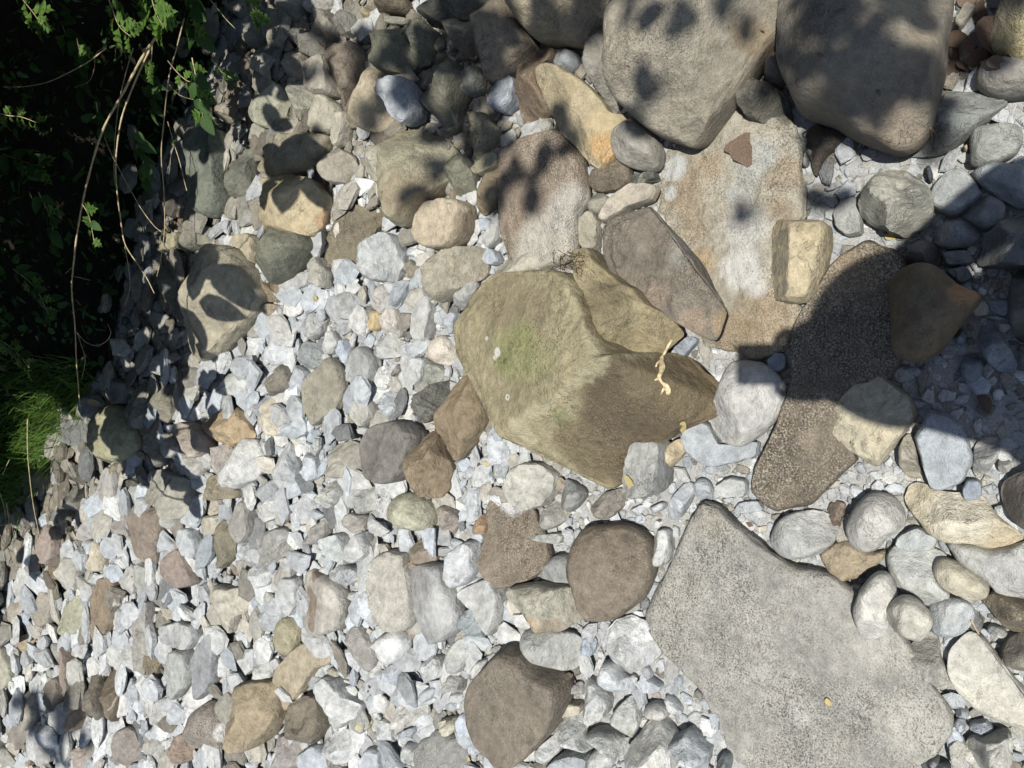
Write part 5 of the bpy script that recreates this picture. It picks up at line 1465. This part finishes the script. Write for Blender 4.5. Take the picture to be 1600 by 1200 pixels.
def tall_tree():
    r = np.random.default_rng(33)
    bx, by = 2.9, -.6
    root = empty("tall_tree", (bx, by, 0))
    tag(root, "tall tree whose high leaves dapple the top boulders with soft shade", "tree")
    branch_to(root, [(bx, by, -.1), (bx - .1, by + .05, 1.6), (bx - .3, by - .1, 3.2), (bx - .5, by - .2, 5.2)], .12, .05, "trunk")
    for e in ((1.2, -.9, 4.2), (.9, -.2, 4.6), (1.4, .6, 4.4), (2.2, .9, 4.8)):
        branch_to(root, [(bx - .35, by - .1, 3.4), ((bx + e[0]) / 2, (by + e[1]) / 2, 4.3), e], .03, .006)
    pos, size = [], []
    def spot(px, py, k, spread, hr, sz=(.05, .085)):
        g = W(px, py, .12)
        for _ in range(k):
            h = r.uniform(*hr)
            q = g + np.array([r.normal(0, spread), r.normal(0, spread), 0]) + SUN * (h / SUN[2])
            pos.append(q); size.append(r.uniform(*sz))
    # soft spots on the boulders along the top of the picture
    for x, y, k, s in ((1065, 72, 3, .015), (1030, 25, 3, .03), (1000, 160, 3, .022), (1120, -10, 4, .05), (1150, 30, 2, .03), (935, 10, 6, .04), (900, 40, 4, .04), (850, 45, 4, .03), (1000, -20, 4, .05),
                       (1285, 20, 9, .035), (1262, 70, 8, .035), (1250, 120, 3, .03), (1290, 110, 3, .03), (1330, 15, 5, .04), (1385, 30, 3, .015), (1400, 112, 6, .025), (1425, 125, 3, .02), (1362, 140, 4, .025), (1420, 62, 2, .012), (1350, 178, 3, .02), (1305, 160, 3, .03), (1340, 80, 2, .03), (1440, 20, 3, .03), (1500, 180, 3, .03), (1445, 150, 3, .025), (1340, -40, 8, .09),
                       (790, 40, 5, .03), (760, 90, 3, .03), (870, 205, 4, .03), (845, 240, 3, .025), (815, 290, 3, .025), (800, 250, 2, .02),
                       (690, 140, 9, .045), (720, 170, 7, .04), (740, 40, 8, .05), (690, 30, 12, .06), (720, 10, 12, .06), (660, 20, 8, .05), (640, 70, 6, .03), (600, 80, 5, .03), (545, 85, 4, .025), (578, 150, 2, .010), (562, 176, 2, .010), (585, 118, 2, .010), (630, 145, 3, .012), (632, 160, 2, .010), (610, 60, 4, .025), (560, 40, 3, .03), (670, 180, 4, .03),
                       (745, 110, 6, .04), (700, 220, 5, .04), (750, 250, 4, .03), (760, 300, 3, .02), (460, 100, 3, .02), (420, 60, 4, .03), (520, 40, 4, .03), (480, 60, 4, .04), (1500, 20, 5, .05), (1570, 20, 4, .03), (650, 285, 3, .02), (1155, 322, 2, .015), (1310, 258, 3, .03), (470, 190, 2, .015)):
        spot(x, y, k, s, (2.3, 4.0))
    # crisp leaf shades come from lower twigs
    # a few leaves far over the lower left corner
    for x, y, k in ((60, 1130, 3), (65, 1180, 3), (25, 1150, 2), (95, 1160, 2), (20, 1100, 2), (40, 1195, 4), (75, 1100, 1)):
        spot(x, y, k, .04, (4.2, 5.2), (.10, .14))
    p = np.array(pos); s = np.array(size)
    leaf_cloud("crown", p, rand_dirs(r, len(p)), s, M_CANOPY, root, 6, 1.1)
    branch_to(root, [(bx - .4, by - .1, 4.0), (1.0, .2, 5.3), (-.6, 1.4, 4.9)], .02, .004)
tall_tree()

# oval leaves on a low twig: the crisp shadows on the tan stones
def low_twig():
    r = np.random.default_rng(3)
    root = empty("leafy_twig", (1.3, 2.0, 1.3))
    tag(root, "leafy twig of the bank shrub casting crisp oval shadows on tan stones", "twig")
    pos, dirs, size = [], [], []
    for x, y, an, sz in ((418, 305, 80, .10), (448, 300, 95, .12), (480, 292, 70, .12), (430, 255, 20, .16), (470, 235, 10, .15), (405, 250, 40, .13), (405, 175, 80, .08), (420, 185, 10, .08), (345, 415, 60, .14), (375, 452, 65, .16), (335, 440, 100, .12), (300, 470, 90, .13), (318, 515, 80, .13), (355, 485, 30, .12), (295, 520, 90, .10),
                         (330, 395, 20, .10), (255, 690, 60, .12), (300, 690, 80, .12), (310, 660, 95, .10), (270, 755, 20, .14), (280, 795, 60, .11), (245, 745, 90, .10), (200, 690, 80, .12), (185, 660, 60, .10), (180, 730, 90, .09), (300, 610, 90, .12), (320, 600, 60, .10), (265, 640, 60, .14), (395, 120, 60, .10), (380, 60, 60, .10), (170, 755, 90, .07), (120, 690, 20, .10)):
        g = W(x, y, .10)
        h = .62
        for _ in range(20):
            q = g + SUN * (h / SUN[2])
            if not visible_from_camera(q[None], 40)[0]: break
            h += .06
        a = math.radians(an)
        # direction in the picture -> direction on the ground
        d = W(x + 10 * math.cos(a), y + 10 * math.sin(a), .10) - g
        pos.append(q); dirs.append(d / np.linalg.norm(d)); size.append(sz)
    c0 = Vector(root.location)
    p = np.array(pos) ; dd = np.array(dirs)
    meshes = []
    for i, (q, d, s) in enumerate(zip(p, dd, size)):
        add_leaf(CANOPY_LEAF, root, "leaf", q - d * s * .5, d, s, r.uniform(-.25, .25))
    order = np.argsort(p[:, 0])
    path = [p[i] + (0, 0, .012) for i in order[::5]]
    branch_to(root, path, .003, .0015, "stem")
CANOPY_LEAF = leaf_mesh("canopy_leaf", 'ovate', M_CANOPY, 3, .08, .12)
low_twig()

# ------------------------------------------------------------------ small things lying on the stones
def on_stone(px, py, H):
    return W(px, py, H)

def surf(px, py):
    """where the ray of this pixel first meets what has been built"""
    global _DG
    r = ray(px, py); r = r / np.linalg.norm(r)
    best = None
    for (o, local, c, z0) in HGT.values():
        pass
    dg = _DG
    ok, loc, nrm, idx, ob, _ = sc.ray_cast(dg, Vector(CAM + r * .3), Vector(r))
    return np.array(loc) if ok else W(px, py, 0), (np.array(nrm) if ok else np.array([0, 0, 1.0]))
bpy.context.view_layer.update()
_DG = bpy.context.evaluated_depsgraph_get()

def fallen_leaf(name, label, px, py, an, size, mat, kind='ovate', curl=.35, fold=.5, seed=0, wid=1.0, group="fallen leaves"):
    p, n = surf(px, py)
    if n[2] < .3: n = np.array([0, 0, 1.0])
    a = math.radians(an)
    q = W(px + 10 * math.cos(a), py + 10 * math.sin(a), p[2]) - W(px, py, p[2])
    d = q - n * (q @ n); d /= np.linalg.norm(d)
    me = leaf_mesh(name, kind, mat, seed, curl, fold)
    for v in me.vertices:
        v.co.y *= wid; v.co.x -= .5; v.co.z += .12
        v.co.z += .10 * math.sin(v.co.x * 9 + seed) * (abs(v.co.y) + .1)
    o = bpy.data.objects.new(name, me); COL.objects.link(o)
    y = np.cross(n, d)
    m = Matrix(((d[0], y[0], n[0], 0), (d[1], y[1], n[1], 0), (d[2], y[2], n[2], 0), (0, 0, 0, 1))) @ Matrix.Diagonal((size, size, size, 1))
    m.translation = Vector(p + n * .002)
    o.matrix_world = m
    tag(o, label, "leaf", group)
    return o

fallen_leaf("dead_leaf", "triangular brown leaf lying alone on the rough ochre slab", 1163, 243, 62, .068, M_DEAD, 'delta', seed=1, wid=1.0, fold=.12, curl=.12)
for q, (x, y, an, sz, lab) in enumerate((
    (1546, 56, 70, .060, "largest brown dead leaf, upright beside the tan corner boulder"), (1493, 86, 95, .046, "dark brown dead leaf tight against the shadow-dappled boulder"),
    (1528, 94, 40, .044, "brown dead leaf lowest in the leaf heap"), (1515, 72, 120, .046, "broad dead leaf in the middle of the leaf heap"), (1520, 6, 20, .05, "pale brown dead leaf at the top edge"),
    (1540, 82, 150, .036, "small curled dead leaf under the largest one"), (1502, 62, 30, .04, "crumpled dead leaf at the upper left of the heap"),
    (1512, 104, 10, .036, "dead leaf touching the narrow grey ledge below the heap"), (1488, 112, 75, .034, "narrow dead leaf beside the undercut of the dappled boulder"),
    (1533, 30, 55, .044, "dead leaf above the largest brown one"), (1558, 100, 5, .03, "small dead leaf next to the pale stone at the right"))):
    fallen_leaf("dead_leaf", lab, x, y, an, sz, M_DEAD, ('ovate', 'delta', 'ovate', 'narrow')[q % 4], seed=q + 3, curl=.45, fold=.6, wid=(1, .9, 1.1, 2.0)[q % 4])
fallen_leaf("fading_leaf", "yellow-green fading leaf between pale stones near the bank", 308, 626, 80, .055, M_OLIVE, seed=2, wid=1.15)
fallen_leaf("yellow_leaf", "tiny yellow leaf lying on the huge speckled slab", 1295, 1097, 70, .017, M_YELLOW, seed=5)
fallen_leaf("yellow_leaf", "bright yellow leaf scrap at the bottom edge on a grey stone", 733, 1185, 75, .022, M_YELLOW, seed=6)
fallen_leaf("yellow_leaf", "cream curled leaf at the lower rim of the mossy boulder", 986, 756, 65, .040, M_YELLOW, 'narrow', seed=7, wid=1.6)
fallen_leaf("yellow_leaf", "yellow scrap of leaf among gravel near the dark green-grey boulder", 493, 468, 50, .020, M_YELLOW, seed=8)
fallen_leaf("yellow_leaf", "orange leaf crumb on grit beside the lower rust-brown stone", 760, 724, 10, .016, M_YELLOW, seed=9)
fallen_leaf("yellow_leaf", "small orange leaf crumb touching the pale green cobble", 681, 821, 20, .015, M_YELLOW, seed=10)
fallen_leaf("yellow_leaf", "curled tan leaf beside the tan finger pebble", 1068, 668, 110, .024, M_YELLOW, seed=11)
fallen_leaf("yellow_leaf", "small yellow leaf on pebbles under the knobbly stone", 1392, 371, 10, .018, M_YELLOW, seed=12)
fallen_leaf("dead_leaf", "orange-brown dead leaf at the shaded lower tip of long dry stem", 150, 631, 10, .06, M_STRAW, 'narrow', seed=13, wid=1.6)
fallen_leaf("dead_leaf", "reddish leaf scrap in the shade right of the beige slab", 1537, 632, 60, .035, M_DEAD, seed=14)
fallen_leaf("dead_leaf", "small reddish scrap beside the pale oval stone", 1308, 818, 60, .022, M_DEAD, seed=15)

def lay_twig(name, label, pix, r0, r1, mat, cat="twig", lift=.004, bumps=.2, fine=6):
    pts = []
    for x, y in pix:
        p, n = surf(x, y)
        pts.append(p + np.array([0, 0, lift]))
    c = curve_pts(np.array(pts), fine)
    rad = np.linspace(r0, r1, len(c)) * (1 + bumps * vnoise(c * 95, 4))
    v, f = tube(c - c[0], rad, 8)
    o = mesh_obj(name, v, f, mat, None, True, tuple(c[0]))
    tag(o, label, cat)
    return o
tw_ = lay_twig("peeled_twig", "knotty peeled tan twig lying on the mossy boulder", [(1051, 531), (1045, 541), (1039, 553), (1035, 560), (1036, 572), (1034, 582), (1031, 590), (1036, 598), (1043, 604), (1046, 615)], .0034, .0056, M_TAN, lift=.0035, bumps=.55, fine=3)
_c0 = np.array(tw_.location)
for _k, _px in enumerate((((1035, 562), (1028, 568), (1026, 573)), ((1032, 590), (1024, 594)), ((1042, 604), (1036, 611), (1034, 616)))):
    _pp = np.array([surf(x, y)[0] + (0, 0, .003) for x, y in _px])
    _cc = curve_pts(_pp, 3)
    _v, _f = tube(_cc - _c0, np.linspace(.0036, .0014, len(_cc)), 6)
    mesh_obj("spur", _v, _f, M_TAN, tw_)
r_ = np.random.default_rng(9)
_tp, _ = surf(885, 408)
tangle = empty("root_tangle", tuple(_tp))
tag(tangle, "tangle of thin brown roots in the gap above the mossy boulder", "roots")
for q in range(26):
    x, y = 862 + r_.uniform(0, 48), 392 + r_.uniform(4, 34)
    a = r_.uniform(0, math.pi); ln = r_.uniform(8, 22)
    pts = []
    for f in (-1, -.3, .4, 1):
        p, n = surf(x + ln * f * math.cos(a) + r_.uniform(-3, 3), y + .6 * ln * f * math.sin(a) + r_.uniform(-3, 3))
        pts.append(p + np.array([0, 0, r_.uniform(.002, .010)]))
    c = curve_pts(np.array(pts), 4)
    v, f = tube(c - _tp, np.linspace(.0009, .0005, len(c)), 5)
    mesh_obj("root_fibre", v, f, M_TWIG, tangle)
for q, (tw, lab) in enumerate((
    ([(1460, 182), (1470, 160), (1481, 140)], "dark bent stalk against the shadow-dappled boulder"),
    ([(1453, 200), (1458, 225), (1459, 236)], "thin straw on the striped grey ledge, left one of two"),
    ([(1454, 200), (1466, 215), (1477, 229)], "thin straw on the striped grey ledge, slanting one of two"),
    ([(1517, 968), (1530, 990), (1548, 1012), (1565, 1040)], "thin pale stalk lying across the gap beside the white wedge"),
    ([(585, 340), (592, 352), (600, 356)], "tiny twig beside the dark brown prism"),
    ([(630, 885), (640, 878), (652, 884)], "dark twig near the top of grey dusted slab"))):
    lay_twig("twig", lab, tw, .0013, .0010, M_TWIG if q != 3 else M_STRAW)

# crumbs of dry leaf and bark lying about
def litter():
    r = np.random.default_rng(14)
    V, T = [], []
    for _ in range(150):
        px, py = r.uniform(380, 1590), r.uniform(10, 1190)
        p, n = surf(px, py)
        if n[2] < .5: continue
        a = r.uniform(0, 2 * math.pi); ln = r.uniform(.003, .010); w = ln * r.uniform(.15, .6)
        d = np.array([math.cos(a), math.sin(a), 0]); e = np.array([-math.sin(a), math.cos(a), 0])
        b0 = len(V)
        p = p + n * .0015
        V += [p - d * ln, p - e * w + n * .0015 * r.random(), p + e * w + n * .002 * r.random(), p + d * ln * r.uniform(.6, 1) + n * .002]
        T += [(b0, b0 + 1, b0 + 2), (b0 + 1, b0 + 3, b0 + 2)]
    o = fast_mesh("leaf_litter", np.array(V), np.array(T), M_DEAD, False)
    tag(o, "scattered crumbs of dry leaf and bark over the stones", "litter", None, "stuff")
litter()
# ------------------------------------------------------------------ the photographer, standing behind the camera; only the shadow is in the picture
M_SKIN = plain("skin", (0.50, 0.31, 0.22), 0.55, 0.08, 20, 0.35)
M_SHIRT = plain("dark_shirt", (0.035, 0.042, 0.06), 0.9, 0.15, 120, 0.15)
M_PANTS = plain("trousers", (0.05, 0.05, 0.055), 0.9, 0.15, 120, 0.15)
M_SHOE = plain("shoe", (0.06, 0.055, 0.05), 0.7, 0.15, 60, 0.3)
M_HAIR = plain("hair", (0.015, 0.012, 0.01), 0.6, 0.3, 200, 0.3)
M_PHONE = plain("phone_case", (0.02, 0.02, 0.022), 0.35, 0.1, 20, 0.5)

def skin_chain(name, verts, edges, radii, mat, parent, sub=2):
    me = bpy.data.meshes.new(name)
    me.from_pydata([tuple(v) for v in verts], edges, [])
    o = bpy.data.objects.new(name, me); COL.objects.link(o)
    me.materials.append(mat)
    md = o.modifiers.new("skin", 'SKIN')
    md.use_smooth_shade = True
    for i, rr in enumerate(radii):
        sv = me.skin_vertices[0].data[i]
        rx = rr if isinstance(rr, tuple) else (rr, rr)
        sv.radius = rx
        sv.use_root = (i == 0)
    s = o.modifiers.new("smooth", 'SUBSURF'); s.levels = sub; s.render_levels = sub
    if parent:
        o.parent = parent
        o.location = -Vector(parent.location)
    return o

def photographer():
    fx, fy = 0.03, -0.50
    root = empty("person", (fx, fy, gz(fx, fy)))
    tag(root, "person in dark shirt and brimmed hat behind the camera, seen only as shadow", "person")
    # one continuous body: pelvis root, spine, neck, head, arms, legs
    LEFT_HAND = np.array([-.050, -.092, 1.372]); RIGHT_HAND = np.array([.026, -.100, 1.375])
    v = [(.03, -.50, .94), (.03, -.50, 1.12), (.03, -.48, 1.30), (.03, -.46, 1.43), (.03, -.42, 1.50), (.03, -.385, 1.57), (.03, -.365, 1.65), (.03, -.375, 1.72),
         (.20, -.49, 1.41), (.265, -.37, 1.20), (.10, -.21, 1.30), tuple(RIGHT_HAND + (.02, -.02, -.008)),
         (-.15, -.47, 1.41), (-.125, -.40, 1.14), (-.070, -.235, 1.27), tuple(LEFT_HAND + (-.015, -.02, -.008)),
         (.13, -.50, .88), (.14, -.47, .48), (.14, -.52, .09), (.15, -.40, .05),
         (-.07, -.50, .88), (-.08, -.47, .48), (-.08, -.52, .09), (-.09, -.40, .05)]
    e = [(0, 1), (1, 2), (2, 3), (3, 4), (4, 5), (5, 6), (6, 7), (3, 8), (8, 9), (9, 10), (10, 11), (3, 12), (12, 13), (13, 14), (14, 15), (0, 16), (16, 17), (17, 18), (18, 19), (0, 20), (20, 21), (21, 22), (22, 23)]
    rd = [(.15, .11), (.135, .10), (.155, .11), (.11, .08), (.058, .058), (.072, .08), (.082, .10), (.055, .07), .065, .047, .038, .026, .065, .047, .038, .026, .09, .06, .042, .032, .09, .06, .042, .032]
    skin_chain("body", v, e, rd, M_SKIN, root)
    cuff = lambda a, c: tuple(np.array(a) * .25 + np.array(c) * .75)
    vs = v[:4] + [v[8], v[9], v[10], cuff(v[10], v[11]), v[12], v[13], v[14], cuff(v[14], v[15])]
    skin_chain("shirt", vs, [(0, 1), (1, 2), (2, 3), (3, 4), (4, 5), (5, 6), (6, 7), (3, 8), (8, 9), (9, 10), (10, 11)], [(.168, .128), (.152, .118), (.172, .125), (.118, .09), .076, .058, .056, .048, .076, .056, .054, .046], M_SHIRT, root)
    vp = [v[0], v[16], v[17], v[18], v[20], v[21], v[22]]
    skin_chain("trousers", vp, [(0, 1), (1, 2), (2, 3), (0, 4), (4, 5), (5, 6)], [(.165, .125), .105, .075, .060, .105, .075, .060], M_PANTS, root)
    for s in (18, 22):
        a = np.array(v[s]); g = gz(a[0], a[1])
        skin_chain("shoe", [(a[0], a[1] - .04, g + .05), (a[0], a[1] + .06, g + .055), (a[0], a[1] + .17, g + .04)], [(0, 1), (1, 2)], [(.042, .045), (.045, .042), (.042, .030)], M_SHOE, root, 1)
    hv = [(.03, -.405, 1.60), (.03, -.415, 1.68), (.03, -.385, 1.735), (.03, -.325, 1.735)]
    skin_chain("hair", hv, [(0, 1), (1, 2), (2, 3)], [(.085, .06), (.092, .065), (.088, .05), (.06, .03)], M_HAIR, root)
    # sun hat with a round brim
    n = 40; hc = np.array([.005, -.325, 1.70]) - np.array(root.location)
    prof = [(.150, -.022), (.146, -.016), (.110, -.002), (.098, .004), (.094, .05), (.080, .085), (.045, .10), (.0, .103)]
    V = []; Fc = []
    for rr, zz in prof:
        for j in range(n):
            a = 2 * math.pi * j / n
            wv = .006 * math.sin(3 * a) * (rr > .1)
            V.append(hc + np.array([rr * math.cos(a), rr * 1.02 * math.sin(a), zz + wv]))
    for k in range(len(prof) - 1):
        for j in range(n):
            Fc.append((k * n + j, k * n + (j + 1) % n, (k + 1) * n + (j + 1) % n, (k + 1) * n + j))
    mesh_obj("sun_hat", V, Fc, M_SHIRT, root)
    # face
    for x in (-.028, .028):
        ev, ef = tube([(.03 + x, -.283, 1.655), (.03 + x, -.270, 1.652)], [.012, .006], 8)
        mesh_obj("eye", [np.array(p) - np.array(root.location) for p in ev], ef, plain("eye", (.6, .58, .55), .3), root)
        ear = skin_chain("ear", [(.03 + x * 3.1, -.375, 1.67), (.03 + x * 3.2, -.38, 1.635)], [(0, 1)], [(.010, .022), (.008, .014)], M_SKIN, root, 1)
    skin_chain("nose", [(.03, -.278, 1.645), (.03, -.258, 1.612)], [(0, 1)], [.010, .014], M_SKIN, root, 1)
    skin_chain("mouth", [(.008, -.276, 1.585), (.03, -.268, 1.583), (.052, -.276, 1.585)], [(0, 1), (1, 2)], [.006, .008, .006], plain("lips", (.42, .19, .16), .5), root, 1)
    # hands: palm and five fingers closed round the lower half of the phone
    def at(u, w, d):  # phone coordinates: along its length from the lens down, across, out of the lens side
        return CAM - UP * u + RT * w + FW * d
    for sgn, edge in ((1, .013), (-1, -.062)):
        wrist = np.array(v[11] if sgn > 0 else v[15])
        palm = at(.115, edge + sgn * .014, -.022)
        vv = [wrist, palm]; ee = [(0, 1)]; rr = [.024, (.022, .016)]
        for q, (u0, ln) in enumerate(((.070, 1.0), (.090, 1.06), (.110, 1.0), (.128, .82))):
            b0 = len(vv)
            vv += [at(u0, edge + sgn * .016, -.010), at(u0 - .003, edge + sgn * .010, .006), at(u0 - .002, edge - sgn * .016 * ln, .010), at(u0, edge - sgn * .030 * ln, .007)]
            ee += [(1, b0), (b0, b0 + 1), (b0 + 1, b0 + 2), (b0 + 2, b0 + 3)]
            rr += [.0095, .0088, .0082, .0070]
        b0 = len(vv)
        vv += [at(.098, edge + sgn * .008, -.028), at(.078, edge - sgn * .006, -.026), at(.060, edge - sgn * .012, -.022)]
        ee += [(1, b0), (b0, b0 + 1), (b0 + 1, b0 + 2)]; rr += [.012, .0105, .0085]
        skin_chain("hand", vv, ee, rr, M_SKIN, root, 2)
    ph = empty("phone", tuple(CAM - FW * .012))
    tag(ph, "dark phone held out in both hands of the photographer", "phone")
    bm = bmesh.new()
    bmesh.ops.create_cube(bm, size=1.0)
    bm.transform(Matrix.Diagonal((.075, .160, .0085, 1)))
    bmesh.ops.bevel(bm, geom=[x for x in bm.edges], offset=.003, segments=2, affect='EDGES')
    me = bpy.data.meshes.new("phone_body"); bm.to_mesh(me); bm.free()
    me.materials.append(M_PHONE)
    b_ = bpy.data.objects.new("case", me); COL.objects.link(b_); b_.parent = ph
    ctr = CAM - UP * (.08 - .012) + RT * (-.0245) - FW * .0105
    m = Matrix(((RT[0], UP[0], -FW[0], 0), (RT[1], UP[1], -FW[1], 0), (RT[2], UP[2], -FW[2], 0), (0, 0, 0, 1)))
    m.translation = Vector(ctr) - ph.location
    b_.matrix_basis = m
    bm = bmesh.new()
    bmesh.ops.create_cube(bm, size=1.0)
    bm.transform(Matrix.Diagonal((.069, .152, .0008, 1)))
    me = bpy.data.meshes.new("screen"); bm.to_mesh(me); bm.free()
    me.materials.append(plain("screen_glass", (.02, .025, .03), .1, .05, 10, .5))
    s_ = bpy.data.objects.new("screen", me); COL.objects.link(s_); s_.parent = ph
    m2 = m.copy(); m2.translation = Vector(ctr - FW * .0047) - ph.location
    s_.matrix_basis = m2
photographer()
